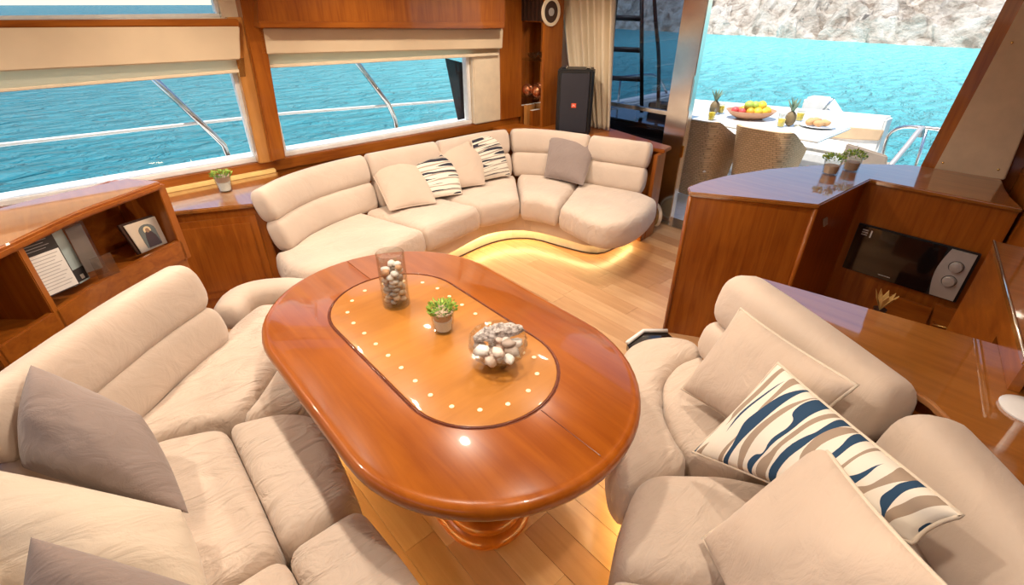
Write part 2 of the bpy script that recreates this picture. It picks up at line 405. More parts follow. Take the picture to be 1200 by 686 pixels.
def roll(name, path, w, h, mat, parent=None, tilt=0., endr=.07, n=40, seg=22, ex=2.6, side=1, wr=.004, seed=0):
    """stuffed roll swept along a path: super-elliptic section w x h, leaning by tilt to the `side` of the path, domed ends"""
    pts = smooth_path(path, n); L = sum((pts[i+1]-pts[i]).length for i in range(n-1)); vs_, fs = [], []; s = 0
    # denser stations at the ends
    ss = []
    for k in range(n):
        u = k/(n-1); ss.append(u)
    ds = [0]
    for i in range(n-1): ds.append(ds[-1]+(pts[i+1]-pts[i]).length)
    st = [0, .04, .12, .25, .45, .7, 1.]
    stations = [endr*q for q in st]+[endr+(L-2*endr)*k/22 for k in range(1, 22)]+[L-endr*q for q in reversed(st)]
    for d in stations:
        i = 0
        while i < n-2 and ds[i+1] < d: i += 1
        u = (d-ds[i])/max(1e-9, ds[i+1]-ds[i]); c = pts[i].lerp(pts[i+1], min(1, max(0, u)))
        a, b_ = pts[max(0, i-1)], pts[min(n-1, i+2)]; tg = (b_-a); tg.z = 0; tg.normalize()
        nn = Vector((-tg.y, tg.x, 0))*side; up = Vector((0, 0, 1))*math.cos(tilt)+nn*math.sin(tilt); nn2 = nn*math.cos(tilt)-Vector((0, 0, 1))*math.sin(tilt)
        e = min(d, L-d); sc = 1. if e >= endr else max(.02, (1-((endr-e)/endr)**2.6))**(1/2.6)
        for k in range(seg):
            q = 2*math.pi*k/seg; cq, sq = math.cos(q), math.sin(q)
            x = math.copysign(abs(cq)**(2/ex), cq)*w/2*(.35+.65*sc); y = math.copysign(abs(sq)**(2/ex), sq)*h/2*sc
            v = c+nn2*x+up*y
            v += nn2*noise.noise(Vector((v.x*9+seed, v.y*9, v.z*4)))*wr
            vs_.append(v)
    m_ = len(stations)
    for k in range(m_-1):
        for i in range(seg):
            j = (i+1) % seg; fs.append((k*seg+i, k*seg+j, (k+1)*seg+j, (k+1)*seg+i))
    fs.append(tuple(range(seg))); fs.append(tuple(range((m_-1)*seg, m_*seg)))
    return mk(name, vs_, fs, mat, parent)
def tube(name, path, r, mat, parent=None, seg=8, closed=False, smooth_n=0):
    pts = smooth_path(path, smooth_n, closed) if smooth_n else [Vector(p) for p in path]
    n = len(pts); vs_, fs = [], []; ref = None
    for i in range(n):
        tg = ((pts[(i+1) % n]-pts[i-1]) if closed else (pts[min(n-1, i+1)]-pts[max(0, i-1)])).normalized()
        if ref is None: ref = Vector((0, 0, 1)) if abs(tg.z) < .9 else Vector((1, 0, 0))
        a = ref-tg*ref.dot(tg); a = a.normalized() if a.length > 1e-6 else tg.orthogonal().normalized(); ref = a; c = tg.cross(a)
        for k in range(seg):
            q = 2*math.pi*k/seg; vs_.append(pts[i]+a*(r*math.cos(q))+c*(r*math.sin(q)))
    for i in range(n if closed else n-1):
        for k in range(seg):
            j = (i+1) % n; l = (k+1) % seg; fs.append((i*seg+k, i*seg+l, j*seg+l, j*seg+k))
    if not closed: fs.append(tuple(range(seg))); fs.append(tuple(range((n-1)*seg, n*seg)))
    return mk(name, vs_, fs, mat, parent)
def lathe(name, prof, mat, parent=None, seg=32, loc=(0, 0, 0), sx=1., sy=1., angle=40, closed_prof=False):
    vs_, fs = [], []; n = len(prof)
    for r_, z in prof:
        for k in range(seg):
            q = 2*math.pi*k/seg; vs_.append((loc[0]+r_*sx*math.cos(q), loc[1]+r_*sy*math.sin(q), loc[2]+z))
    for i in range(n if closed_prof else n-1):
        for k in range(seg):
            l = (k+1) % seg; j = (i+1) % n; fs.append((i*seg+k, i*seg+l, j*seg+l, j*seg+k))
    if not closed_prof:
        if prof[0][0] > 1e-5: fs.append(tuple(range(seg)))
        if prof[-1][0] > 1e-5: fs.append(tuple(range((n-1)*seg, n*seg)))
    return mk(name, vs_, fs, mat, parent, angle=angle)
def pillow(name, q4, T, mat, pipe_mat, label, group=None, pinch=.05, seed=0, N=22, piping=True, flat_uv=1.):
    """stuffed cushion spanned between four seam corners (lower left, lower right, upper right, upper left)"""
    q = [Vector(p) for p in q4]; c = sum(q, Vector())/4
    nrm = (q[2]-q[0]).cross(q[3]-q[1]).normalized()
    if nrm.dot(CAM-c) < 0: nrm = -nrm
    root = empty(name, label, 'cushion', group=group)
    def S(u, v):
        pu = pinch*(1-(2*v-1)**2)*(1-2*u); pv = pinch*(1-(2*u-1)**2)*(1-2*v)
        u2 = u+pu*abs(2*u-1)**2*0+pinch*4*v*(1-v)*(.5-u)*abs(2*u-1); v2 = v+pinch*4*u*(1-u)*(.5-v)*abs(2*v-1)
        return (q[0]*(1-u2)+q[1]*u2)*(1-v2)+(q[3]*(1-u2)+q[2]*u2)*v2
    def thick(u, v):
        a = max(0, 1-(2*u-1)**2); b_ = max(0, 1-(2*v-1)**2); return T*.5*(a*b_)**.5
    vs_, uv, fs = [], [], []
    for sgn in (1, -1):
        for i in range(N+1):
            for j in range(N+1):
                u, v = .5-.5*math.cos(math.pi*i/N), .5-.5*math.cos(math.pi*j/N); s = S(u, v); t_ = thick(u, v)
                w = noise.noise(Vector((u*3.2+seed, v*3.2, seed*2.3)))*.16+noise.noise(Vector((u*9+seed, v*4, seed)))*.07
                vs_.append(s+nrm*sgn*t_*(1+w)); uv.append((u*flat_uv, v*flat_uv))
    B = (N+1)**2
    for base in (0, B):
        for i in range(N):
            for j in range(N):
                a = base+i*(N+1)+j; fs.append((a, a+1, a+N+2, a+N+1))
    me = mk('cover', vs_, fs, mat, root, uv=uv)
    bm = bmesh.new(); bm.from_mesh(me.data); bmesh.ops.remove_doubles(bm, verts=bm.verts, dist=1e-5); bmesh.ops.recalc_face_normals(bm, faces=bm.faces); bm.to_mesh(me.data); bm.free()
    if piping:
        K = 14; ed = [S(k/K, 0) for k in range(K)]+[S(1, k/K) for k in range(K)]+[S(1-k/K, 1) for k in range(K)]+[S(0, 1-k/K) for k in range(K)]
        tube('piping', ed, .0055, pipe_mat, root, 6, True)
    return root
def leaves(name, c, r, h, n, mat, parent, size=.012, seed=1):
    """a tuft of small folded leaves"""
    rnd = random.Random(seed); vs_, fs = [], []
    for k in range(n):
        a = rnd.uniform(0, 6.28); rr = r*math.sqrt(rnd.random()); z = h*rnd.random()*(1-.5*rr/r)
        p = Vector(c)+Vector((rr*math.cos(a), rr*math.sin(a), z)); d = Vector((math.cos(a)*.7, math.sin(a)*.7, rnd.uniform(.2, 1))).normalized()
        s = d.orthogonal().normalized(); s.rotate(Matrix.Rotation(rnd.uniform(0, 6.28), 3, d)); q = size*rnd.uniform(.7, 1.4); i = len(vs_)
        vs_ += [p, p+d*q*.6+s*q*.35, p+d*q*1.4, p+d*q*.6-s*q*.35]; fs += [(i, i+1, i+2), (i, i+2, i+3)]
    o = mk(name, vs_, fs, mat, parent, smooth=False); o['kind'] = 'stuff'; return o
def blob(name, loc, s, mat, parent=None, seed=0, rough=.15, sub=2, rot=None):
    bm = bmesh.new(); bmesh.ops.create_icosphere(bm, subdivisions=sub, radius=1)
    mt = (rot or Matrix.Rotation(seed*1.3, 3, 'Z'))
    for v in bm.verts:
        k = 1+noise.noise(v.co*1.3+Vector((seed*3.1, seed, 0)))*rough*2; v.co = mt @ Vector((v.co.x*s[0]*k, v.co.y*s[1]*k, v.co.z*s[2]*k))+Vector(loc)
    return bmesh_obj(name, bm, mat, parent, smooth=True, angle=180)
def text_mesh(name, body, size, mat, parent, mw):
    cu = bpy.data.curves.new(name, 'FONT'); cu.body = body; cu.size = size; cu.align_x = 'CENTER'; cu.align_y = 'CENTER'; cu.extrude = .0004
    o = bpy.data.objects.new(name, cu); COL.objects.link(o); bpy.context.view_layer.update()
    me = bpy.data.meshes.new_from_object(o); bpy.data.objects.remove(o); me.materials.clear(); me.materials.append(M(mat))
    o = bpy.data.objects.new(name, me); COL.objects.link(o); o.parent = parent; o.matrix_local = mw; return o
def struct(o): o['kind'] = 'structure'; return o

# ================================================================== THE SEA AND THE SHORE
SEA = -1.3
struct(mk('sea', [(-900, -900, SEA), (1500, -900, SEA), (1500, 1500, SEA), (-900, 1500, SEA)], [(0, 1, 2, 3)], 'sea_water', smooth=False))
def shore():
    a = Vector(xy(1110, 55, SEA)); c = Vector(xy(838, 40, SEA)); d = (c-a).normalized(); nrm = Vector((d.y, -d.x))
    if nrm.x < 0: nrm = -nrm
    NU, NV = 300, 110; vs_, fs = [], []
    for i in range(NU+1):
        for j in range(NV+1):
            u = -30+95*i/NU; vv = -1.5+34*(j/NV)**1.25
            p = a+d*u+nrm*vv
            q = Vector((p.x*.16, p.y*.16, 0))
            rid = 1-abs(noise.noise(q*1.1+Vector((3, 1, 0)))*2); big = noise.noise(q*.35)*3
            h = max(-.5, vv*.42+big*min(1, vv*.2+.2))+rid*1.5*min(1, max(0, vv*.5+.6))
            h += noise.noise(q*3.1)*1.0*min(1, max(0, vv*.6+.6))+noise.noise(q*7)*.45+noise.noise(q*15)*.2
            vd = noise.voronoi(q*2.6)[0]; h += (vd[1]-vd[0])*1.5*min(1, max(0, vv*.8+.8)); vd = noise.voronoi(q*7)[0]; h += (vd[1]-vd[0])*.5
            jx, jy = noise.noise(q*4+Vector((9, 0, 0)))*.5, noise.noise(q*4+Vector((0, 9, 0)))*.9
            vs_.append((p.x+jx, p.y+jy, SEA-.35+h))
    for i in range(NU):
        for j in range(NV):
            k = i*(NV+1)+j; fs.append((k, k+1, k+NV+2, k+NV+1))
    o = mk('rocky_shore', vs_, fs, 'rock', smooth=False); struct(o)
shore()

# ================================================================== THE SALOON SHELL
CEIL = 2.06
fl = struct(prism('floor', [(-2, -1.2), (3.95, -1.2), (3.95, 3.8), (-2, 3.8)], -.08, -.012, 'dark_brown'))
pw = .128; pm = {}
for i in range(0, 31):
    x0 = .02+i*pw; y = .15-random.random()*.9; 
    while y < 3.45:
        L = random.choice((.95, 1.2, 1.45)); y1 = min(y+L, 3.5)
        if y1 > .2 and y1-y > .1:
            ln = round(y1-y, 2); k = random.randrange(4); key = (ln, k)
            if key not in pm:
                o = prism('plank', [(0, 0), (pw-.0012, 0), (pw-.0012, ln-.0012), (0, ln-.0012)], -.012, 0, PLANKS[k], fl, .0007, 1); pm[key] = o.data
            else:
                o = bpy.data.objects.new('plank', pm[key]); COL.objects.link(o); o.parent = fl
            o.location = (x0, y, 0)
        y = y1

YW = 3.7
def wbox(x0, x1, z0, z1, mat, parent, y0=YW, y1=YW+.09, name='panel', bev=0): return box(name, (x0, y0, z0), (x1, y1, z1), mat, parent, bev)
wp = struct(box('wall_port', (-2, YW, -.08), (3.95, YW+.1, .72), 'cherry_x'))
wbox(-2, 3.35, .72, .797, 'cherry_x', wp, YW-.02, YW+.1, 'ledge_board', .006)
wbox(-2, .93, 1.585, 1.676, 'cream_trim', wp, name='rail_panel')
wbox(1.1, 3.35, 1.50, CEIL, 'cream_trim', wp, name='header_panel')
wbox(2.80, 3.12, .797, 1.50, 'cream_trim', wp, YW-.03, YW+.1, 'reveal_panel', .008)
wbox(3.10, 3.36, .80, CEIL, 'cherry_z', wp, YW-.04, YW+.1, 'end_panel')
wbox(-2, 1.1, 2.0, CEIL, 'cream_trim', wp, name='header_panel')
wbox(.93, 1.1, 1.585, 2.0, 'cream_trim', wp, name='header_panel')
# windows
def window(name, x0, x1, z0, z1, fr=.03):
    w = struct(box(name, (x0, YW+.045, z0), (x1, YW+.05, z1), 'pane_glass'))
    bar = lambda n, a, c, e, f: box(n, (a, YW+.015, e), (c, YW+.085, f), 'white_paint', w, .006)
    bar('frame_bar', x0, x1, z0, z0+fr); bar('frame_bar', x0, x1, z1-fr, z1); bar('frame_bar', x0, x0+fr, z0+fr, z1-fr); bar('frame_bar', x1-fr, x1, z0+fr, z1-fr)
    return w
window('window_1', -1.9, .94, .797, 1.585, .036)
window('window_2', 1.09, 2.80, .797, 1.50, .036)
w3 = window('window_3', -1.9, .93, 1.676, 2.0, .022)
# white outer sill (side deck coaming) below the glass
struct(prism('trim_1', [(-2, YW+.1), (3.6, YW+.1), (3.6, YW+.34), (-2, YW+.34)], .74, .80, 'white_gel', None, .02))
# pale yellow trim strip over the cabinet top
cv = tag(box('ledge_strip', (-.6, YW-.055, .7225), (1.0, YW-.021, .748), 'pale_strip', None, .003), 'pale yellow trim strip along the foot of the window board', 'trim strip')
# mullion post, leaning a little
def q_at(pts, y):
    q = [PY(a, c, y) for a, c in pts]
    if pts[0][0] < 0:      # boards that run on past the frame reach the forward bulkhead
        for l, r_ in ((0, 1), (3, 2)): q[l] = q[r_]+(q[l]-q[r_])*((-1.95-q[r_].x)/(q[l].x-q[r_].x))
    return q
po = struct(slab('trim_2', q_at([(319, 190), (335, 186), (300, -22), (277, -22)], 3.60), .12, 'cherry_z', None, .006))
slab('inner_strip', q_at([(304, 192), (319, 190), (286, 20), (266, 20)], 3.645), .06, 'light_wood', po, .004)
slab('light_switch', q_at([(281, 90), (288, 90), (286, 68), (279, 68)], 3.64), .02, 'brass', po, .002)
# wooden rail above window 1 and cornice above window 2
struct(slab('trim_3', q_at([(-60, 33), (281, 31), (279, 22), (-60, 24)], 3.60), .1, 'cherry_x', None, .006))
cn = struct(slab('trim_4', q_at([(303, 26), (592, 27), (592, -60), (300, -60)], 3.52), .17, 'cherry_z'))
slab('lower_rail', q_at([(304, 33), (592, 34), (592, 26), (303, 25)], 3.50), .15, 'cherry_x', cn, .006)
def blind(name, q, q2, label):
    r_ = empty(name, label, 'window blind')
    slab('valance', q_at(q, 3.60), .08, 'valance_fabric', r_, .006)
    slab('shade', q_at(q2, 3.655), .02, 'shade_fabric', r_, .006)
    slab('hem_bar', [v+Vector((0, -.012, 0)) for v in q_at([q2[0], q2[1], (q2[1][0], q2[1][1]-4), (q2[0][0], q2[0][1]-4)], 3.655)], .01, 'cream_trim', r_, .003)
blind('roman_blind', [(-60, 87), (282, 70), (281, 31), (-60, 33)], [(-60, 113), (281, 85), (281, 60), (-60, 80)], 'long cream pelmet blind over the larger side window left of the wooden post')
blind('roman_blind', [(306, 64), (589, 57), (590, 34), (304, 33)], [(312, 80), (584, 65), (584, 50), (310, 58)], 'shorter cream pelmet blind over the side window behind the curved sofa')
# black canvas seen at the end of window 2, outside the glass
tag(slab('canvas_screen', [PY(537, 141, 3.82), PY(549, 138, 3.82), PY(552, 76, 3.82), PY(522, 68, 3.82)], .012, 'black_canvas', None, .003), 'black canvas screen hanging outside the window next to the mirrored column', 'canvas screen')

# side-deck railing
rl = empty('guard_rail', 'white guard rail with slanted stanchions on the deck outside the side windows', 'railing')
YR = 4.25
tube('lifeline', [PY(0, 170, YR)+(PY(0, 170, YR)-PY(290, 138, YR))*1.6, PY(0, 170, YR), PY(290, 138, YR), PY(335, 133, YR), PY(530, 118, YR), PY(640, 108, YR)], .012, 'white_paint', rl)
for s in ([(176, 88), (250, 158), (262, 170), (269, 186), (271, 200)], [(416, 70), (455, 122), (463, 140), (466, 160), (467, 172)]):
    st = tube('stanchion', [PY(a, c, YR) for a, c in s], .022, 'steel', rl, 10)
    e = PY(*s[-1], YR); lathe('foot', [(.035, -.03), (.035, .01), (.02, .03)], 'white_gel', st, 14, (e.x, e.y, e.z))
struct(prism('trim_5', [(-3, YW+.34), (5.5, YW+.34), (5.5, YW+.75), (-3, YW+.75)], .40, .55, 'white_gel'))

# ceiling, forward and starboard walls (behind the camera)
struct(prism('ceiling', [(-2, -1.2), (3.98, -1.2), (3.98, 3.85), (-2, 3.85)], CEIL, CEIL+.08, 'ceiling_cream'))
struct(prism('wall_forward', [(-2.1, -1.2), (-2, -1.2), (-2, 3.85), (-2.1, 3.85)], -.08, 1.45, 'cherry_y'))
struct(prism('wall_starboard', [(3.98, .14), (3.30, .015), (2.78, -.05), (2.80, -.17), (3.98, .0)], -.08, CEIL, 'cherry_z'))
struct(prism('wall_galley', [(2.78, -.06), (2.22, -.56), (2.32, -.68), (2.80, -.18)], -.08, CEIL, 'cherry_z'))
struct(prism('wall_helm', [(2.2, -.57), (1.0, -1.2), (-2, -1.2), (-2, -1.3), (1.0, -1.3), (2.3, -.69)], -.08, CEIL, 'cherry_z'))

# ================================================================== AFT END: mirrored column, curtain, glass door
XA = 3.9
wa = struct(box('wall_aft', (XA, 3.1, -.08), (XA+.08, 3.85, CEIL), 'cherry_z'))
box('header_board', (XA, .0, 1.98), (XA+.08, 3.1, CEIL), 'cherry_y', wa)
cb = empty('mirrored_column', 'tall cherry wood column with mirrored display niche beside the loudspeaker', 'cabinet', (3.35, 3.42, 0))
def inl(o, parent):   # keep world position under an Empty that has a location
    o.location = o.location - parent.location; return o
XC = 3.35
zt, zb = PX(617, 26, XC).z, PX(617, 148, XC).z
ya, yb = PX(634, 90, XC).y, PX(603, 90, XC).y
for n_, lo, hi, mt in (('side_panel', (XC, ya-.03, .6), (3.58, ya, CEIL), 'cherry_z'), ('side_panel', (XC, yb, .6), (3.58, yb+.02, CEIL), 'cherry_z'),
                   ('base_panel', (XC, ya, .6), (3.58, yb, zb), 'cherry_y'), ('back_mirror', (XC+.13, ya, zb), (XC+.145, yb, zt), 'mirror'),
                   ('top_panel', (XC+.03, ya, zt), (3.58, yb, CEIL), 'cherry_z')):
    inl(box(n_, lo, hi, mt, cb, .003), cb)
for k in range(7):
    inl(box('louvre_slat', (XC, ya+(yb-ya)*(k+.2)/7, zt+.01), (XC+.03, ya+(yb-ya)*(k+.62)/7, CEIL), 'dark_brown', cb), cb)
ZS = [PX(617, 70, XC).z, PX(617, 114, XC).z]
for z_ in ZS: inl(box('glass_shelf', (XC+.01, ya, z_-.008), (XC+.125, yb, z_), 'clear_glass', cb), cb)
SH = lambda y_, z_: (XC+.07, y_, z_)
for k, yv in enumerate((ya+(yb-ya)*.68, ya+(yb-ya)*.30)):
    tag(blob('copper_ball', (XC+.065, yv, ZS[1]+.055), (.054, .054, .054), 'copper', None, k, .02, 3), 'shiny copper ball on the glass shelf of the mirrored niche', 'ornament', 'copper balls in the niche')
for k, (fy, hh, mt) in enumerate(((.80, .175, 'cherry_z'), (.60, .19, 'light_wood'), (.38, .15, 'cherry_z'))):
    yv = ya+(yb-ya)*fy; r_ = empty('book', 'upright %s book on the floor of the mirrored niche' % ('tall tan', 'tallest pale brown', 'short brown')[k], 'book', (XC+.066, yv, zb), group='books in the niche')
    box('cover', (-.055, -.019, 0), (.055, .019, hh), mt, r_, .002); box('pages', (-.05, -.015, hh), (.05, .015, hh+.002), 'paper', r_)
dish = lathe('glass_dish', [(.001, 0), (.02, .004), (.045, .03), (.055, .055), (.051, .055), (.042, .034), (.02, .012), (.001, .01)], 'plastic_clear', None, 24, (XC+.065, (ya+yb)/2, ZS[0]))
tag(dish, 'clear glass dish on the upper shelf of the mirrored niche', 'dish')
# round loudspeaker set in the column's side
sp_ = empty('wall_speaker', 'round white-rimmed wall loudspeaker on the side of the column', 'loudspeaker')
pc = PY(645, 14, ya-.03)
def disc_y(name, r0, r1, d0, d1, mat):
    vs_, fs = [], []; S_ = 32
    for r_, d in ((r0, d0), (r1, d0), (r1, d1), (r0, d1)):
        for k in range(S_): q = 2*math.pi*k/S_; vs_.append((pc.x+r_*math.cos(q), pc.y-d, pc.z+r_*math.sin(q)))
    for i in range(4):
        for k in range(S_): l = (k+1) % S_; j = (i+1) % 4; fs.append((i*S_+k, i*S_+l, j*S_+l, j*S_+k))
    return mk(name, vs_, fs, mat, sp_, angle=35)
disc_y('rim', .082, .108, 0, .014, 'cream_trim'); disc_y('grille', .001, .083, 0, .008, 'dark_brown'); disc_y('dust_cap', .001, .03, .008, .016, 'silver_paint')
# curtain
def curtain():
    lt = [PX(654, 0, 3.66), PX(662, 77, 3.66), PX(679, 150, 3.66)]; rtp = [PX(718, 0, 3.66), PX(715, 77, 3.66), PX(712, 158, 3.66)]
    vs_, fs = [], []; NU, NV = 110, 24
    for j in range(NV+1):
        z_ = CEIL-.02-(CEIL-.02-.755)*j/NV
        def yat(l):
            if z_ > l[1].z: a, c = l[0], l[1]
            else: a, c = l[1], l[2]
            u = (z_-a.z)/(c.z-a.z); return a.y+(c.y-a.y)*u
        y0, y1 = yat(lt), yat(rtp)
        for i in range(NU+1):
            u = i/NU; ph = u*2*math.pi*7+.5*math.sin(u*9+j*.05)
            vs_.append((3.70+.035*math.sin(ph)*(1-.2*j/NV)+.01*math.sin(ph*2.3), y0+(y1-y0)*u+.006*math.sin(ph+1), z_))
    for j in range(NV):
        for i in range(NU): k = j*(NU+1)+i; fs.append((k, k+1, k+NU+2, k+NU+1))
    r_ = empty('curtain', 'long pleated cream curtain hanging beside the glass door', 'curtain')
    o = mk('cloth', vs_, fs, 'curtain_fabric', r_); md = o.modifiers.new('t', 'SOLIDIFY'); md.thickness = .003
    box('rail', (3.64, y1-.05, CEIL-.03), (3.76, y0+.05, CEIL-.001), 'cherry_y', r_, .003)
curtain()
# sliding glass door: steel frame, tinted panes
DX = 3.86
ds1, ds2 = PX(832, 0, DX).y, PX(803, 0, DX).y
gd = struct(box('door_1', (DX+.012, ds2, .04), (DX+.02, 3.12, 1.98), 'tinted_glass'))
slab('stile', [(DX-.02, ds2, 0), (DX-.02, ds1, 0), (DX-.02, ds1, 1.98), (DX-.02, ds2, 1.98)], .07, 'steel', gd, .006)
box('bottom_rail', (DX-.01, ds2, 0), (DX+.04, 3.12, .08), 'steel', gd, .004)
zr = PX(760, 129, DX).z
box('mid_rail', (DX-.008, ds2, zr-.016), (DX+.035, 3.12, zr+.016), 'steel', gd, .004)
box('lower_panel', (DX+.0, ds2, .08), (DX+.012, 3.12, .30), 'dark_brown', gd)
hc = PX(811, 110, DX-.02)
hd = box('handle', (DX-.06, hc.y-.012, hc.z-.13), (DX-.045, hc.y+.012, hc.z+.14), 'steel', gd, .005)
for dz in (-.11, .12): box('bracket', (DX-.046, hc.y-.01, hc.z+dz-.012), (DX-.02, hc.y+.01, hc.z+dz+.012), 'steel', hd, .003)
box('latch', (DX-.035, hc.y-.02, .62), (DX-.02, hc.y+.01, .72), 'brass', gd, .004)
box('track', (DX-.06, .5, -.002), (XA+.1, 3.1, .012), 'steel', gd, .002)
# right jamb with its leaning varnished post, cream lining panel
jb = struct(slab('trim_6', [PX(1077, 198, 3.86), PX(1094, 202, 3.84), PX(1215, -22, 3.84), PX(1190, -22, 3.86)], .05, 'cherry_z', None, .005))
pn = struct(slab('trim_7', [PX(1093, 201, 3.83), PX(1177, 211, 3.83), PX(1268, -10, 3.83), PX(1206, -10, 3.83)], .03, 'cream_panel', None, .004))
for a, c in ((1105, 191), (1170, 199), (1186, 50)):
    p_ = PX(a, c, 3.83); blob('screw', (p_.x-.001, p_.y, p_.z), (.003, .007, .007), 'brass', pn, 0, 0, 1)
wa2 = struct(box('trim_8', (3.9, .0, -.08), (3.96, .50, CEIL), 'cherry_z'))

# ================================================================== CURVED REAR SOFA
sf = empty('curved_sofa', 'long curved beige sofa with glowing plinth under the side window', 'sofa')
SZ = .44
# joint of seat and back (plan, at seat height) and the line of the back's upper edge
JT = [(.79, 2.93), (1.02, 3.10), (1.35, 3.20), (1.75, 3.22), (2.25, 3.20), (2.62, 3.20), (2.86, 3.13), (3.00, 2.94), (3.09, 2.66), (3.19, 2.36), (3.26, 2.13)]
def along(path, s0, s1, n=10):
    pts = smooth_path([(a, c, 0) for a, c in path], 200); return [pts[int(round((s0+(s1-s0)*k/(n-1))*199))] for k in range(n)]
def nearest(path, p):
    pts = smooth_path([(a, c, 0) for a, c in path], 200); return min(range(200), key=lambda i: (pts[i].xy-Vector(p)).length)/199
cuts = [0, nearest(JT, (1.42, 3.2)), nearest(JT, (1.98, 3.2)), nearest(JT, (2.84, 3.12)), nearest(JT, xy(674, 214, .45)), 1]
cuts_b = [0, nearest(JT, (1.55, 3.22)), nearest(JT, (2.15, 3.2)), nearest(JT, xy(592, 195, .45)), nearest(JT, xy(683, 212, .45)), 1]
def back_seg(parent, path, s0, s1, mat, sgn, zs, w=.15, tilt=.30, gap=.006, seed=0, endr=.05):
    """back cushion: a lower and an upper stuffed roll that lean backwards"""
    pts = along(path, s0, s1, 12)
    for k, (za, zb_) in enumerate(zs):
        zc = (za+zb_)/2; out = []
        for i, p in enumerate(pts):
            a, c = pts[max(0, i-1)], pts[min(len(pts)-1, i+1)]; tg = (c-a).normalized(); nn = Vector((-tg.y, tg.x, 0))*sgn
            out.append(p+nn*(w*.5+(zc-.44)*math.tan(tilt))+Vector((0, 0, zc)))
        roll('back_cushion', out, w, (zb_-za)/math.cos(tilt)*.5*2+.012, mat, parent, tilt, endr, side=sgn, seed=seed+k, ex=3.2)
for k in range(5):
    back_seg(sf, JT, cuts_b[k], cuts_b[k+1], 'sofa_fabric', 1, ((.42, .615), (.612, .80)), w=.125, tilt=.27, seed=k*3, endr=.04)
# seat cushions: outlines between the joint line and the rolled front edge (traced at mid-roll height)
ZF = .37
FR = [[(323, 306), (338, 325), (372, 329), (420, 315), (462, 298), (500, 280)], [(501, 279), (532, 266), (563, 252)], [(564, 251), (590, 246), (609, 241)],
      [(611, 242), (632, 245), (653, 250)], [(655, 252), (678, 264), (705, 275), (735, 272), (757, 259), (770, 243)]]
for k in range(5):
    back = along(JT, cuts[k], cuts[k+1], 7); poly = [xy(a, c, ZF) for a, c in FR[k]]
    bk = []
    for i, p in enumerate(back):
        a, c = back[max(0, i-1)], back[min(6, i+1)]; tg = (c-a).normalized(); bk.append((p.x-tg.y*.05, p.y+tg.x*.05))
    poly = [(v.x, v.y) for v in smooth_path([(a, c, 0) for a, c in poly], 14)]; full = poly+bk[::-1]
    pad('seat_cushion', full, .25, SZ, .055, .018, 'sofa_seat', sf, n=84, it=2, seed=k*2.3, wr=.004)
# upholstered base, plinth and light strip under it
BB = [(338, 334), (372, 338), (420, 330), (470, 318), (520, 299), (570, 274), (612, 269), (650, 276), (690, 287), (715, 285), (741, 274)]
PB = [(345, 345), (400, 345), (470, 330), (530, 305), (580, 284), (620, 280), (660, 290), (690, 297), (712, 295), (742, 277)]
jb_ = [(.80, 3.05), (1.02, 3.25), (1.35, 3.35), (2.7, 3.35), (3.0, 3.25), (3.16, 2.98), (3.25, 2.70), (3.34, 2.40), (3.38, 2.24)]
basep = [xy(a, c, .13) for a, c in BB]; plp = [xy(a, c, 0.) for a, c in PB]
bp = [(p.x, p.y) for p in smooth_path([(a, c, 0) for a, c in basep], 50)]; pp = [(p.x, p.y) for p in smooth_path([(a, c, 0) for a, c in plp], 50)]
prism('base', bp+jb_[::-1], .12, .27, 'sofa_fabric', sf)
prism('plinth', pp+jb_[::-1], 0, .12, 'plinth_white', sf)
tube('light_strip', [(a, c-.012, .112) for a, c in pp], .007, 'led_warm', sf, 6)
tube('plinth_seal', [(a-.004, c-.004, .006) for a, c in pp], .006, 'dark_brown', sf, 6)
# wooden end panel and console behind the sofa
ep = empty('sofa_console', 'cherry console with slim end panel behind the curved sofa', 'console')
prism('top', [(3.49, 2.115), (3.63, 2.14), (3.70, 2.5), (3.80, 2.95), (3.80, 3.35), (3.33, 3.36), (3.29, 3.65), (2.98, 3.65), (2.98, 3.45), (3.18, 3.22), (3.32, 2.92), (3.42, 2.5)],   .72, .75, 'cherry_y', ep, .006)
prism('end_panel', [(3.40, 2.115), (3.56, 2.14), (3.555, 2.175), (3.485, 2.165), (3.40, 2.15)], 0, .72, 'cherry_z', ep, .004)
prism('back_panel', [(3.54, 2.19), (3.57, 2.19), (3.63, 2.55), (3.78, 3.37), (3.75, 3.37), (3.59, 2.55)], 0, .72, 'cherry_z', ep)
tag(prism('foot_block', [(3.33, 2.11), (3.40, 2.12), (3.40, 2.16), (3.33, 2.15)], 0, .16, 'cherry_z', ep, .004))
# black loudspeaker on the console
ls = empty('loudspeaker', 'black portable loudspeaker with red badge standing on the console', 'loudspeaker', (3.43, 3.04, .751))
ls.rotation_euler = (0, 0, R(38))
HS = .525
prism('cabinet', [(-.12, -.13), (-.09, -.155), (.09, -.155), (.12, -.11), (.12, .11), (.09, .155), (-.09, .155), (-.12, .13)], 0, HS, 'black_plastic', ls, .02)
g_ = slab('grille', [(-.126, .12, .02), (-.126, -.12, .02), (-.126, -.12, HS-.03), (-.126, .12, HS-.03)], .01, 'black_canvas', ls, .004)
bd = slab('badge', [(-.129, .02, .225), (-.129, -.02, .225), (-.129, -.02, .26), (-.129, .02, .26)], .003, 'red_badge', ls)
text_mesh('lettering', 'JBL', .02, 'paper', ls, Matrix.Translation((-.1298, 0, .243)) @ Matrix(((0, 0, -1, 0), (-1, 0, 0, 0), (0, 1, 0, 0), (0, 0, 0, 1))))
for a in (-.10, .10): box('handle', (-.09, a-.02, HS-.012), (.09, a+.02, HS+.01), 'black_gloss', ls, .006)
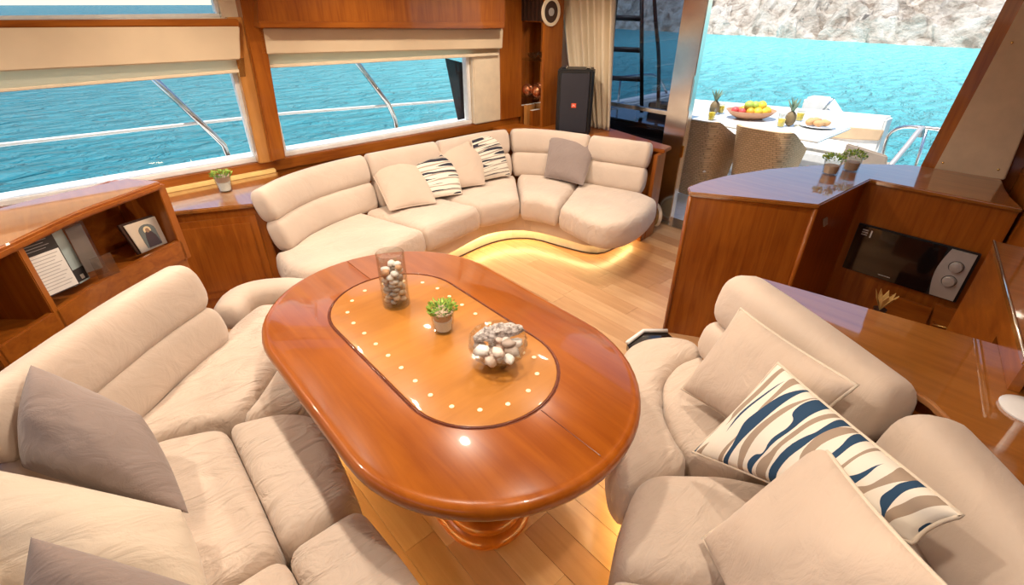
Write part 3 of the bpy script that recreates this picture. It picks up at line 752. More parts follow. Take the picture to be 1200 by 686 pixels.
# round wicker pad leaning by the door
pc_ = PX(768, 246, 3.62)
rp = empty('round_pouf', 'round tan pad with pale rim leaning between sofa console and door', 'pouf', (3.70, 2.24, 0))
lathe('cushion', [(.001, -.03), (.09, -.03), (.10, 0), (.09, .03), (.001, .03)], 'burlap', rp, 28); lathe('rim', [(.098, -.014), (.108, -.014), (.108, .014), (.098, .014)], 'cream_trim', rp, 28, closed_prof=True)
rp.location = (3.70, 2.24, .112); rp.rotation_euler = (R(90), 0, R(60))

# cushions on the rear sofa
pillow('throw_pillow', [P(457, 247, .475), P(511, 238, .47), P(487, 175, .73), P(428, 190, .74)], .13, 'pillow_beige', 'pillow_beige', 'largest plain beige cushion on the curved sofa, in front of a striped one', pinch=.035, seed=1)
pillow('throw_pillow', [P(488, 236, .47), P(541, 227, .465), P(532, 166, .76), P(478, 176, .76)], .11, 'stripe_small', 'pillow_cream', 'striped cushion between the two plain beige cushions on the curved sofa', pinch=.035, seed=2)
pillow('throw_pillow', [P(523, 223, .475), P(568, 216, .475), P(564, 161, .78), P(502, 170, .78)], .10, 'pillow_beige', 'pillow_beige', 'plain beige cushion between the two striped cushions on the curved sofa', pinch=.035, seed=3)
pillow('throw_pillow', [P(560, 213, .475), P(598, 205, .475), P(584, 153, .79), P(552, 164, .79)], .10, 'stripe_small', 'pillow_cream', 'striped cushion in the corner of the curved sofa beside the column', pinch=.035, seed=4)
pillow('throw_pillow', [P(638, 207, .475), P(683, 217, .47), P(701, 165, .76), P(645, 159, .77)], .12, 'pillow_taupe', 'pillow_taupe', 'single grey-brown cushion on the right wing of the curved sofa', pinch=.035, seed=5)

# ================================================================== LEFT CABINET with plant
lc = empty('side_cabinet', 'low cherry cabinet with panelled door left of the curved sofa', 'cabinet')
A_, B_ = Vector(xy(205, 248, .72)), Vector(xy(306, 238, .72)); dv = (B_-A_).normalized(); nv = Vector((-dv.y, dv.x))
A_ = A_-dv*.35; D0 = Vector((A_.x, 3.67)); D1 = Vector((1.02, 3.67)); B2 = B_+Vector((.17, .23))
prism('body', [A_+nv*.02, B_+nv*.02, B2+Vector((0, .01)), D1, D0], .0, .695, 'cherry_z', lc, .004)
prism('top', [A_-nv*.006, B_-nv*.006+dv*.01, B2, D1, D0], .695, .722, 'counter_wood', lc, .006)
def face_pt(s, z_, o=0.): q = A_+dv*s+nv*(.02-o); return (q.x, q.y, z_)
Ld = (B_-A_).length
dr = slab('door', [face_pt(.10, .12, .014), face_pt(Ld-.05, .12, .014), face_pt(Ld-.05, .645, .014), face_pt(.10, .645, .014)], .014, 'cherry_z', lc, .003)
slab('door_panel', [face_pt(.14, .17, .02), face_pt(Ld-.09, .17, .02), face_pt(Ld-.09, .605, .02), face_pt(.14, .605, .02)], .006, 'cherry_z', dr, .002)
def glass_plant(name, loc, r0, r1, h, label, cat='plant pot', fill='wax', group=None, tuft=70, seed=1, clay=True, tr=1.15):
    g = empty(name, label, cat, loc, group=group)
    lathe('glass', [(r0, 0), (r1, h), (r1-.003, h), (r0-.003, .006), (.001, .006)], 'clear_glass', g, 26)
    lathe('filling', [(.001, .008), (r0-.006, .008), (r0+(r1-r0)*.6-.006, h*.60), (.001, h*.60)], fill, g, 24)
    if clay: lathe('pot', [(.001, h*.62), (r0+(r1-r0)*.5-.008, h*.62), (r1-.004, h*.97), (.001, h*.97)], 'pot_clay', g, 24)
    leaves('foliage', (0, 0, h*.92), r1*tr, r1*.8, int(tuft*1.5), 'leaf_green', g, r1*.24, seed); leaves('foliage', (0, 0, h*1.02), r1*tr*.95, r1*.75, int(tuft*1.3), 'leaf_light', g, r1*.24, seed+5)
    return g
p_ = P(265, 224, .722); glass_plant('potted_plant', (p_.x, p_.y, .7225), .038, .05, .10, 'small green plant in a frosted glass cup on the low side cabinet', seed=3)

# ================================================================== LEFT OPEN SHELF UNIT
su = empty('open_shelf', 'cherry open shelf unit with dark compartments behind the left bench', 'shelf')
ZT = 1.08
fr = [Vector(xy(-70, 318, ZT)), Vector(xy(0, 287, ZT)), Vector(xy(45, 266, ZT)), Vector(xy(90, 246, ZT)), Vector(xy(140, 228, ZT)), Vector(xy(184, 212, ZT))]
fr = [Vector((p.x, p.y)) for p in smooth_path([(p.x, p.y, 0) for p in fr], 24)]
def off(pts, d):
    o_ = []
    for i, p in enumerate(pts):
        a, c = pts[max(0, i-1)], pts[min(len(pts)-1, i+1)]; tg = (c-a).normalized(); o_.append(p+Vector((-tg.y, tg.x))*d)
    return o_
def strip(name, d0, d1, z0, z1, mat, bev=0., a=0, e=24):
    return prism(name, off(fr, d0)[a:e]+off(fr, d1)[a:e][::-1], z0, z1, mat, su, bev)
dp = [p+(q_-p)*(.45-.29*(k/23)**1.2) for k, (p, q_) in enumerate(zip(fr, off(fr, 1.0)))]
prism('top', off(fr, -.015)+dp[::-1], ZT-.022, ZT, 'counter_wood', su, .006)
strip('top_nosing', -.028, .0, ZT-.032, ZT-.004, 'cherry_x', .008)
strip('lip', -.012, .012, .705, .80, 'cherry_x', .004)
strip('back_board', .26, .27, .60, ZT-.02, 'cherry_x')
strip('shelf_board', .012, .26, .755, .77, 'cherry_x')
strip('lower_body', .0, .27, .0, .72, 'cherry_x')
def cross(i0, name='divider', d0=-.012, th=.9):
    a = off(fr, d0); c = off(fr, .26); j = min(23, i0+1) if i0 < 23 else 23; i = j-1; u = (a[j]-a[i]).normalized()*.014
    b0, b1 = a[i0], c[i0]
    prism(name, [b0-u*th, b0+u*th, b1+u*th, b1-u*th], .70, ZT-.02, 'cherry_z', su, .003)
SPF = lambda px, py, z_: min(range(24), key=lambda k: (fr[k]-Vector(xy(px, py, z_))).length)
iD = SPF(24, 320, .95); cross(iD); cross(23, 'end_panel', th=1.4); cross(0, 'end_panel')
# things on the shelf
def lean_quad(pix, z0, depth):     # four pixels (BL, BR, TR, TL) set on a plane parallel to the shelf front
    o_ = off(fr, depth); a, c = o_[iD], o_[23]; tg = (c-a).normalized(); n2 = Vector((-tg.y, tg.x, 0)); a3 = Vector((a.x, a.y, 0)); out = []
    for px, py in pix: r_ = ray(px, py); t_ = (a3-CAM).dot(n2)/r_.dot(n2); out.append(CAM+r_*t_)
    return out
def shift(q, d): 
    a, c = off(fr, 0)[iD], off(fr, 0)[23]; tg = (c-a).normalized(); n2 = Vector((-tg.y, tg.x, 0)); return [v+n2*d for v in q]
def sub(q, u0, u1, v0, v1, d=.001):
    f = lambda u, v: (q[0]*(1-u)+q[1]*u)*(1-v)+(q[3]*(1-u)+q[2]*u)*v
    n_ = (q[1]-q[0]).cross(q[3]-q[0]).normalized()*d; return [f(u0, v0)+n_, f(u1, v0)+n_, f(u1, v1)+n_, f(u0, v1)+n_]
q = lean_quad([(50, 352), (94, 333), (58, 270), (6, 287)], 0, .035)
lf = empty('leaflet', 'black and white printed leaflet standing in the open shelf', 'leaflet')
slab('card', q, .003, 'ink', lf); slab('white_sheet', sub(q, .02, .97, .02, .70), .0008, 'paper', lf)
for k in range(11): slab('text_line', sub(q, .08, .90-.22*((k*7) % 3)/3, .645-k*.055, .655-k*.055, .0016), .0004, 'grey_ink', lf)
for k in range(4): slab('text_line', sub(q, .12, .82-.1*(k % 2), .90-k*.045, .908-k*.045), .0004, 'grey_ink', lf)
q = lean_quad([(88, 336), (106, 326), (70, 265), (48, 275)], 0, .075)
bk_ = empty('brochure', 'pale grey-green brochure with dark lower band behind the printed leaflet', 'brochure')
slab('cover', q, .006, 'grey_card', bk_); slab('dark_band', sub(q, .05, .97, .03, .26), .0008, 'ink', bk_); slab('emblem', sub(q, .55, .75, .06, .14, .002), .0006, 'silver_relief', bk_)
q = lean_quad([(104, 327), (128, 319), (94, 254), (72, 264)], 0, .055)
bh = empty('leaflet_holder', 'clear plastic leaflet holder with front pocket in the open shelf', 'holder')
slab('back_plate', q, .003, 'plastic_clear', bh); slab('insert', sub(q, .1, .9, .1, .9, -.006), .001, 'grey_ink', bh)
slab('pocket', [v+Vector((.012, -.018, 0)) for v in sub(q, .1, 1.15, .0, .38, .02)], .003, 'plastic_clear', bh)
q = lean_quad([(164, 299), (197, 285), (181, 252), (140, 265)], 0, .05)
ic = empty('icon_picture', 'small silver-framed icon picture leaning in the open shelf', 'picture')
slab('backing', shift(q, .006), .012, 'dark_brown', ic, .002); q = sub(q, .08, .99, .02, .96)
slab('silver_cover', q, .004, 'silver_relief', ic, .001)
def shape(name, pts, qd, mat, d):
    f = lambda u, v: (qd[0]*(1-u)+qd[1]*u)*(1-v)+(qd[3]*(1-u)+qd[2]*u)*v
    n_ = (qd[1]-qd[0]).cross(qd[3]-qd[0]).normalized(); a = [f(*p)+n_*d for p in pts]; c = [v-n_*.001 for v in a]; n = len(a)
    return mk(name, a+c, [tuple(range(n)), tuple(range(2*n-1, n-1, -1))]+[(i, (i+1) % n, n+(i+1) % n, n+i) for i in range(n)], mat, ic, smooth=False)
shape('painted_ground', [(.28, .08), (.82, .08), (.82, .62)]+[(.55+.27*math.cos(k*math.pi/8), .62+.24*math.sin(k*math.pi/8)) for k in range(1, 8)]+[(.28, .62)], q, 'icon_ground', .0015)
shape('painted_robe', [(.34, .08), (.80, .08), (.74, .42), (.64, .60), (.55, .66), (.46, .60), (.40, .42)], q, 'icon_robe', .0024)
shape('painted_halo', [(.55+.12*math.cos(k*math.pi/7), .66+.13*math.sin(k*math.pi/7)) for k in range(14)], q, 'inlay_gold', .0021)
shape('painted_face', [(.55+.06*math.cos(k*math.pi/6), .65+.08*math.sin(k*math.pi/6)) for k in range(12)], q, 'icon_skin', .0033)

# ================================================================== DINETTE BENCHES
lb = empty('dinette_bench', 'warm beige bench with tall rolled back below the open shelf', 'sofa')
JL = [(-.40, 1.58), (-.15, 1.84), (.06, 2.03), (.255, 2.165)]
back_seg(lb, JL, 0, 1, 'dinette_fabric', 1, ((.43, .615), (.61, .815)), w=.13, tilt=.22, seed=11, endr=.07)
JN = [(-.42, 1.60), (-.47, 1.3), (-.49, .9), (-.49, .5)]
back_seg(lb, JN, 0, 1, 'dinette_fabric', -1, ((.43, .60), (.595, .79)), w=.14, tilt=.2, seed=14, endr=.07)
zS = .44
px_poly = lambda L, z_: [xy(a, c, z_) for a, c in L]
seam = [(.10, 1.665), (.19, 1.74), (.29, 1.85), (.40, 1.985), (.47, 2.12)]
pad('seat_cushion', [(-.45, 1.74), (-.12, 1.745), (.03, 1.70)]+seam+[(.55, 2.34), (.42, 2.42), (.29, 2.33), (.12, 2.15), (-.14, 1.91)], .24, zS, .035, .02, 'dinette_seat', lb, seed=21, wr=.007)
pad('seat_cushion', seam+[(.53, 2.28), (.62, 2.22), (.63, 2.02), (.52, 1.76), (.42, 1.60), (.35, 1.535), (.25, 1.60), (.14, 1.645)], .20, zS-.004, .07, .012, 'dinette_seat', lb, seed=22)
pad('seat_cushion', [(.065, 1.655), (.24, 1.59), (.33, 1.50), (.325, 1.30), (.285, 1.04), (.05, 1.04)], .20, zS, .055, .012, 'dinette_seat', lb, seed=23, it=2)
pad('seat_cushion', [(.06, 1.65), (-.12, 1.735), (-.52, 1.72), (-.54, 1.04), (.047, 1.035), (.055, 1.3)], .24, zS-.006, .04, .012, 'dinette_seat', lb, seed=24, wr=.008)
pad('seat_cushion', [(.05, 1.028), (.28, 1.028), (.295, .8), (.30, .45), (.05, .45)], .20, zS, .055, .012, 'dinette_seat', lb, seed=25)
pad('seat_cushion', [(.047, 1.025), (-.54, 1.03), (-.54, .45), (.047, .45)], .24, zS-.006, .04, .012, 'dinette_seat', lb, seed=26)
roll('end_bolster', [P(266, 376, .35), P(280, 356, .36), P(305, 346, .365), P(342, 343, .365), P(380, 350, .365), P(402, 368, .35)], .15, .16, 'dinette_fabric', lb, 0, .06, seed=3)
bp = [(.24, .4), (.24, 1.42), (.32, 1.58), (.48, 1.80), (.57, 2.05), (.57, 2.30), (.40, 2.42), (.2, 2.3), (-.15, 1.95), (-.5, 1.7), (-.5, .4)]
prism('base', bp, .10, .26, 'plinth_white', lb, .01)
pq = [(a-.09 if a > 0 else a, c) for a, c in bp]
prism('plinth', pq, 0, .10, 'plinth_white', lb)
tube('light_strip', [(.165, .5, .09), (.165, 1.42, .09), (.245, 1.58, .09), (.405, 1.80, .09), (.495, 2.05, .09)], .006, 'led_warm', lb, 6)

rb = empty('dinette_bench', 'beige bench with low rolled back in front of the galley counter', 'sofa')
JR1 = [(1.70, .76), (1.54, .43), (1.36, .107)]; JR2 = [(1.345, .10), (1.20, -.04), (1.05, -.165), (.75, -.36)]
back_seg(rb, JR1, 0, 1, 'sofa_fabric', 1, ((.43, .60), (.60, .815)), w=.19, tilt=.2, seed=31, endr=.07)
back_seg(rb, JR2, 0, 1, 'sofa_fabric', 1, ((.43, .60), (.60, .83)), w=.19, tilt=.2, seed=34, endr=.07)
sm_px = [(830, 412), (795, 424), (778, 445), (779, 480), (793, 510), (812, 536)]
pad('seat_cushion', px_poly([(733, 404), (752, 394), (785, 390), (815, 396)]+sm_px+[(780, 556), (757, 560), (735, 572), (717, 548), (716, 500), (722, 440)], zS), .20, zS, .055, .012, 'sofa_seat', rb, seed=41, wr=.006)
pad('seat_cushion', px_poly(sm_px, zS-.006)+[(1.24, .36), (1.40, .12), (1.58, .43), (1.76, .76)], .24, zS-.006, .03, .012, 'sofa_seat', rb, seed=42)
pad('seat_cushion', [(1.05, .50), (.97, .505), (.84, .455), (.70, .38), (.74, .32), (.97, .06), (1.22, -.06), (1.38, .10), (1.22, .345)], .20, zS, .05, .014, 'sofa_seat', rb, seed=43)
pad('seat_cushion', [(.735, .315), (.69, .375), (.58, .33), (.42, .24), (.42, -.2), (.75, -.36), (1.1, -.15), (1.0, .03)], .20, zS, .05, .014, 'sofa_seat', rb, seed=44)
bp = [(1.50, .88), (1.66, .86), (1.74, .72), (1.42, .0), (1.0, -.25), (.5, -.3), (.5, .2), (.72, .30), (.98, .42), (1.02, .52), (1.26, .72)]
prism('base', bp, .10, .26, 'plinth_white', rb, .01)
pq = [(a+(1.35-a)*.12, c+(.2-c)*.12) for a, c in bp]; prism('plinth', pq, 0, .10, 'plinth_white', rb)
tube('light_strip', [(pq[i][0]-.012, pq[i][1]+.012, .09) for i in (6, 7, 8, 9, 10, 0)], .006, 'led_warm', rb, 6)

# cushions on the left bench
pillow('throw_pillow', [P(26, 548, .60), P(221, 602, .50), P(165, 487, .66), P(36, 428, .86)], .24, 'pillow_taupe', 'pillow_taupe', 'grey-taupe cushion leaning on the tall back of the left bench', pinch=-.03, seed=6, piping=False)
pillow('throw_pillow', [P(-95, 760, .50), P(246, 708, .47), P(212, 598, .57), P(-40, 545, .78)], .25, 'pillow_cream', 'pillow_cream', 'pale cream cushion between the two grey-taupe cushions on the left bench', pinch=-.03, seed=7, piping=False)
pillow('throw_pillow', [P(20, 800, .62), P(300, 860, .50), P(268, 700, .55), P(36, 630, .80)], .18, 'pillow_taupe', 'pillow_taupe', 'grey-taupe cushion lying in front of the pale cream cushion', pinch=-.02, seed=8, piping=False)
# cushions on the right bench
pillow('throw_pillow', [P(915, 535, .55), P(799, 456, .51), P(868, 362, .80), P(1005, 452, .87)], .15, 'pillow_beige', 'pillow_cream', 'plain beige piped cushion behind the navy striped cushion on the right bench', pinch=.05, seed=9)
pillow('throw_pillow', [P(1070, 637, .80), P(812, 530, .53), P(912, 426, .83), P(1128, 605, .89)], .13, 'stripe_large', 'pillow_cream', 'large navy, taupe and cream striped cushion on the right bench', pinch=.04, seed=10)
pillow('throw_pillow', [P(900, 800, .50), P(824, 632, .50), P(962, 518, .83), P(1125, 705, .92)], .14, 'pillow_beige', 'pillow_cream', 'plain beige piped cushion in front of the navy striped cushion on the right bench', pinch=.05, seed=12)

# ================================================================== DINING TABLE
TC = (.742, 1.262); TZ = .72
def stadium(hw, hl, n=14, c=TC, e=1.0):
    st = hl-hw; o_ = []
    for k in range(n+1): q = math.pi*k/n; o_.append(Vector((c[0]+hw*math.cos(q), c[1]+st+hw*math.sin(q)*e)))
    for k in range(n+1): q = math.pi+math.pi*k/n; o_.append(Vector((c[0]+hw*math.cos(q), c[1]-st+hw*math.sin(q)*e)))
    return o_
def ring_solid(name, rings, mat, parent, angle=50):
    vs_, fs = [], []; n = len(rings[0][0])
    for pts, z_ in rings: vs_ += [(p.x, p.y, z_) for p in pts]
    for i in range(len(rings)-1):
        for k in range(n): l = (k+1) % n; fs.append((i*n+k, i*n+l, (i+1)*n+l, (i+1)*n+k))
    fs.append(tuple(range(n-1, -1, -1))); fs.append(tuple(range((len(rings)-1)*n, len(rings)*n)))
    return mk(name, vs_, fs, mat, parent, angle=angle)
tb = empty('dining_table', 'oval varnished cherry dining table with inlaid centre on a pedestal', 'table', (TC[0], TC[1], 0))
def tt(o): o.location = (-TC[0], -TC[1], 0); return o
HW, HL = .49, .79
tt(ring_solid('top', [(stadium(HW-d, HL-d, 28), z_) for d, z_ in ((.05, TZ-.062), (.016, TZ-.060), (.004, TZ-.048), (0, TZ-.034), (.003, TZ-.019), (.011, TZ-.009), (.024, TZ-.004), (.034, TZ-.004), (.038, TZ))], 'table_wood', tb))
tt(ring_solid('apron', [(stadium(HW-.10, HL-.10, 20), TZ-.10), (stadium(HW-.07, HL-.07, 20), TZ-.061)], 'table_wood', tb))
iw, il = .252, .515
tt(ring_solid('inlay_border', [(stadium(iw+.012, il+.012, 24), TZ-.001), (stadium(iw+.012, il+.012, 24), TZ+.0012)], 'cherry_dark', tb))
tt(ring_solid('inlay', [(stadium(iw, il, 24), TZ), (stadium(iw, il, 24), TZ+.0022), (stadium(iw-.002, il-.002, 24), TZ+.003)], 'burl', tb))
tt(tube('inlay_bead', [(p.x, p.y, TZ+.0015) for p in stadium(iw+.006, il+.006, 24)], .003, 'cherry_dark', tb, 6, True))
dots = resample([(p.x, p.y, 0) for p in stadium(iw-.062, il-.062, 16)], 26, True); dm = None
for d in dots:
    if dm is None: o = lathe('inlay_dot', [(.001, 0), (.0075, 0), (.0075, .0016), (.001, .0018)], 'inlay_gold', tb, 16); dm = o.data
    else: o = bpy.data.objects.new('inlay_dot', dm); COL.objects.link(o); o.parent = tb
    o.location = (d.x-TC[0], d.y-TC[1], TZ+.003)
for s in (-1, 1): tt(prism('fold_joint', [(TC[0]-.0012+.02, TC[1]+s*(il+.014)), (TC[0]+.0012+.02, TC[1]+s*(il+.014)), (TC[0]+.0012+.02, TC[1]+s*(HL-.036)), (TC[0]-.0012+.02, TC[1]+s*(HL-.036))], TZ-.001, TZ+.0008, 'cherry_dark', tb))
tt(ring_solid('pedestal_foot', [(stadium(a, c, 16), z_) for a, c, z_ in ((.175, .44, 0), (.178, .443, .012), (.175, .44, .03), (.16, .425, .042), (.15, .415, .046), (.152, .417, .066), (.142, .407, .082), (.12, .385, .09))], 'table_wood', tb))
tt(ring_solid('pedestal', [(stadium(.10, .365, 16), .088), (stadium(.092, .357, 16), .12), (stadium(.092, .357, 16), .60), (stadium(.13, .40, 16), .622)], 'table_wood', tb))
TT = TZ+.0031
# glass cylinder with pebbles
vc = P(465, 356, TT); vz = empty('glass_vase', 'tall clear glass cylinder vase filled with pebbles on the table', 'vase', (vc.x, vc.y, TT))
VR, VH = .053, .225
lathe('glass', [(.001, 0), (VR, 0), (VR, VH), (VR-.003, VH), (VR-.003, .012), (.001, .012)], 'clear_glass', vz, 36, angle=35)
rnd = random.Random(4); kp = 0
for lay in range(9):
    for k in range(5 if lay < 8 else 3):
        a = rnd.uniform(0, .5)+lay*.6+k*1.2566; rr = rnd.uniform(.025, .030); s = rnd.uniform(.016, .020)
        mt = rnd.choice(['pebble_grey', 'pebble_grey', 'pebble_tan', 'pebble_white'] if lay < 4 else ['pebble_white', 'pebble_tan', 'pebble_rust', 'pebble_grey', 'pebble_white'])
        o = blob('pebble', (vc.x+rr*math.cos(a), vc.y+rr*math.sin(a), TT+.026+lay*.0175), (s, s*.85, s*.62), mt, None, kp, .12, 2); kp += 1
        tag(o, 'smooth %s pebble inside the tall glass vase' % {'pebble_grey': 'grey', 'pebble_tan': 'tan', 'pebble_white': 'white', 'pebble_rust': 'rust-brown'}[mt], 'pebble', 'pebbles in the vase')
# candle cup with plant
p_ = P(520, 387, TT); glass_plant('candle_plant', (p_.x, p_.y, TT), .034, .045, .085, 'glass cup of white wax with a clay pot of green sprigs on the table', 'plant pot', 'wax', tuft=110, seed=9, tr=1.1)
# faceted glass bowl with shells and driftwood
bc = P(584, 426, TT); gb = empty('glass_bowl', 'faceted clear glass bowl of shells on the table', 'bowl', (bc.x, bc.y, TT))
o = lathe('glass', [(.001, 0), (.035, 0), (.06, .026), (.092, .06), (.098, .088), (.092, .112), (.088, .112), (.094, .087), (.087, .06), (.056, .03), (.001, .01)], 'clear_glass', gb, 14, angle=10)
for p in o.data.polygons: p.use_smooth = False
rnd = random.Random(8)
for k in range(22):
    a = k*2.4; lay = k//8; rr = (.025+.040*rnd.random())*(1.05 if lay else .6); s = rnd.uniform(.022, .030); mt = ['shell_pink', 'shell_white', 'shell_brown', 'shell_white'][k % 4]
    o = blob('sea_shell', (bc.x+rr*math.cos(a), bc.y+rr*math.sin(a), TT+.036+lay*.024), (s, s*.75, s*.5), mt, None, k+50, .22, 2, Matrix.Rotation(a, 3, 'Z') @ Matrix.Rotation(rnd.uniform(-.8, .8), 3, 'X'))
    tag(o, '%s sea shell in the faceted glass bowl' % {'shell_pink': 'pinkish', 'shell_white': 'white', 'shell_brown': 'brownish'}[mt], 'shell', 'shells in the bowl')
def knobbly(name, a, c, r0, mat, label, cat, seed):
    pts = smooth_path([a, tuple((Vector(a)+Vector(c))/2+Vector((0, 0, .012))), c], 16); vs_, fs = [], []; S_ = 14
    tg = (Vector(c)-Vector(a)).normalized(); u = tg.orthogonal().normalized(); w = tg.cross(u)
    for i, p in enumerate(pts):
        e = math.sin(math.pi*(i+.6)/16.2)**.5
        for k in range(S_):
            q = 2*math.pi*k/S_; d = u*math.cos(q)*1.3+w*math.sin(q); r_ = r0*e*(1+.5*noise.noise(p*60+d*2+Vector((seed, 0, 0)))); vs_.append(p+d*r_)
    for i in range(15):
        for k in range(S_): l = (k+1) % S_; fs.append((i*S_+k, i*S_+l, (i+1)*S_+l, (i+1)*S_+k))
    fs.append(tuple(range(S_))); fs.append(tuple(range(15*S_, 16*S_)))
    return tag(mk(name, vs_, fs, mat, None, smooth=False), label, cat)
m, t, b = newmat('driftwood'); b.inputs['Roughness'].default_value = .95
lk(t, ramp(t, noise_n(t, coords(t), 90, 4, .6), [(.35, (.20, .16, .14)), (.6, (.62, .56, .52))]), b.inputs['Base Color'])
knobbly('driftwood', P(555, 398, TT+.085), P(613, 385, TT+.105), .020, 'driftwood', 'rough grey piece of driftwood lying across the glass bowl', 'driftwood', 3)

# ================================================================== GALLEY
GZ = .90
gc_ = empty('galley_counter', 'angled cherry galley counter with glossy top next to the open door', 'counter')
g1 = Vector(xy(808, 225, GZ)); g2 = Vector(xy(960, 240, GZ)); g3 = Vector(xy(1020, 210, GZ)); g4 = Vector(xy(1200, 245, GZ))
back_edge = [xy(806, 219, GZ), xy(822, 213, GZ), xy(850, 206, GZ), xy(900, 198, GZ), xy(950, 194, GZ), xy(1010, 192, GZ), xy(1062, 193, GZ), (3.81, .53), (3.84, .18)]
prism('countertop', [tuple(p) for p in (g4, g3, g2, g1)]+back_edge+[(3.55, .12)], GZ-.025, GZ, 'counter_wood', gc_, .006)
gin = lambda p, d=.02: (p[0]+d*.7, p[1]-d*.4)
body = [(g4.x+.02, g4.y+.01), (g3.x+.02, g3.y+.015), (g2.x+.012, g2.y+.018), (g1.x+.015, g1.y-.008)]+[(a, c-.025) for a, c in back_edge[:7]]+[(3.79, .50), (3.80, .16)]
prism('body', body, 0, GZ-.025, 'cherry_z', gc_)
# corner bead of the front panel
tube('corner_bead', [(g1.x+.012, g1.y-.004, 0), (g1.x+.012, g1.y-.004, GZ-.026)], .012, 'cherry_z', gc_, 8)
tube('corner_bead', [(g2.x+.012, g2.y+.012, 0), (g2.x+.012, g2.y+.012, GZ-.026)], .012, 'cherry_z', gc_, 8)
GX = g3.x+.018
gp = lambda px, py, o_=0.: PX(px, py, GX-o_)
dra = slab('cabinet_door', [gp(1032, 372, .012), gp(1083, 384, .012), gp(1093, 362, .012), gp(1043, 345, .012)], .012, 'cherry_y', gc_, .003)
drb = slab('drawer', [gp(1084, 400, .012), gp(1172, 410, .012), gp(1172, 378, .012), gp(1096, 356, .012)], .012, 'cherry_y', gc_, .003)
h0, h1 = gp(1090, 382, .03), gp(1124, 390, .03)
tube('brass_pull', [gp(1094, 378, .014), gp(1093, 380, .034), gp(1122, 388, .034), gp(1124, 385, .014)], .006, 'brass', drb, 8)
tube('brass_pull', [gp(1088, 384, .014), gp(1089, 386, .034), gp(1118, 394, .034), gp(1119, 392, .014)], .006, 'brass', drb, 8)
slab('socket', [PY(966, 266, g3.y+.03), PY(970, 263, g3.y+.03), PY(970, 255, g3.y+.03), PY(966, 257, g3.y+.03)], .006, 'silver_paint', gc_)
# built-in microwave
mw = empty('microwave', 'black built-in microwave with silver two-knob panel below the galley counter', 'microwave', (GX, 0, 0))
y0, y1, z0, z1 = gp(1135, 320).y, gp(997, 292).y, (gp(1122, 345).z+gp(990, 320).z)/2, (gp(1003, 265).z+gp(1148, 293).z)/2
mwb = lambda n, ya_, yb_, za, zb_, d0, d1, mt, par=mw, bv=.003: box(n, (-d1, ya_, za), (-d0, yb_, zb_), mt, par, bv)
mwb('body', y0-.012, y1+.006, z0-.006, z1+.006, 0, .012, 'black_plastic'); mwb('door', y0+.125, y1, z0, z1, .012, .022, 'black_gloss')
cp_ = prism('control_panel', [(0, 0), (.001, 0), (.001, .001)], 0, .001, 'silver_paint', mw); bpy.data.objects.remove(cp_)
N_ = 12; yl = [y0+.118+.022*math.sin(math.pi*k/N_)-.012 for k in range(N_+1)]; zl = [z0+.004+(z1-z0-.008)*k/N_ for k in range(N_+1)]
fr_ = [(-.024, yl[k], zl[k]) for k in range(N_+1)]+[(-.024, y0, z1-.004), (-.024, y0, z0+.004)]; bk2 = [(-.012, a, c) for _, a, c in fr_]; n_ = len(fr_)
cp_ = mk('control_panel', fr_+bk2, [tuple(range(n_)), tuple(range(2*n_-1, n_-1, -1))]+[(i, (i+1) % n_, n_+(i+1) % n_, n_+i) for i in range(n_)], 'silver_paint', mw, smooth=False)
for zc in (z0+(z1-z0)*.68, z0+(z1-z0)*.38):
    kb = lathe('knob', [(.001, .024), (.026, .02), (.029, 0), (.001, 0)], 'silver_paint', mw, 24); kb.rotation_euler = (0, R(-90), 0); kb.location = (-.024, y0+.055, zc)
    rg = lathe('dial_ring', [(.030, 0), (.033, 0), (.033, .0015), (.030, .0015)], 'ink', kb, 24, closed_prof=True)
mwb('brand_strip', (y0+y1)/2+.03, (y0+y1)/2+.09, z0+.022, z0+.027, .022, .0226, 'grey_ink', bv=0)
mwb('door_sticker', y1-.075, y1-.068, z1-.06, z1-.018, .022, .0226, 'paper', bv=0)
for k in range(3): mwb('door_sticker', y1-.055, y1-.025, z1-.026-k*.014, z1-.019-k*.014, .022, .0226, 'grey_ink', bv=0)
# dried leaves ornament standing in the galley
dl = empty('dried_leaves', 'bunch of dried golden leaves in a vase in front of the microwave cabinet', 'dried plant', (2.75, .42, 0))
pd = PX(1036, 352, 2.75); dl.location = (pd.x, pd.y, 0)
box('stand', (-.10, -.10, 0), (.10, .10, pd.z-.22), 'cherry_z', dl, .006)
lathe('vase', [(.03, pd.z-.22), (.05, pd.z-.14), (.025, pd.z-.06), (.03, pd.z-.05), (.02, pd.z-.06), (.001, pd.z-.07)], 'dark_brown', dl, 18)
for k in range(9):
    a = k*.7; d = Vector((math.cos(a)*.035, math.sin(a)*.05, .10)); b0 = Vector((0, 0, pd.z-.06)); s = d.cross(Vector((0, 0, 1))).normalized()*.014; d2 = Vector((.004, .003, .002))
    mk('leaf', [b0, b0+d*.6+s, b0+d, b0+d*.6-s, b0+d2, b0+d*.6+s+d2, b0+d+d2, b0+d*.6-s+d2], [(0, 1, 2, 3), (7, 6, 5, 4), (0, 1, 5, 4), (1, 2, 6, 5), (2, 3, 7, 6), (3, 0, 4, 7)], 'dry_leaf', dl, smooth=False)
# plant glasses on the counter
for k, (a, c, lab) in enumerate(((972, 204, 'green plant in a clear glass on the galley counter, nearer the cut corner'), (996, 200, 'green plant in a clear glass on the galley counter, nearer the lining panel'))):
    p_ = P(a, c, GZ); glass_plant('glass_plant', (p_.x, p_.y, GZ+.0005), .040, .046, .085, lab, 'plant pot', 'pot_clay', tuft=70, seed=20+k, clay=False, tr=1.25)
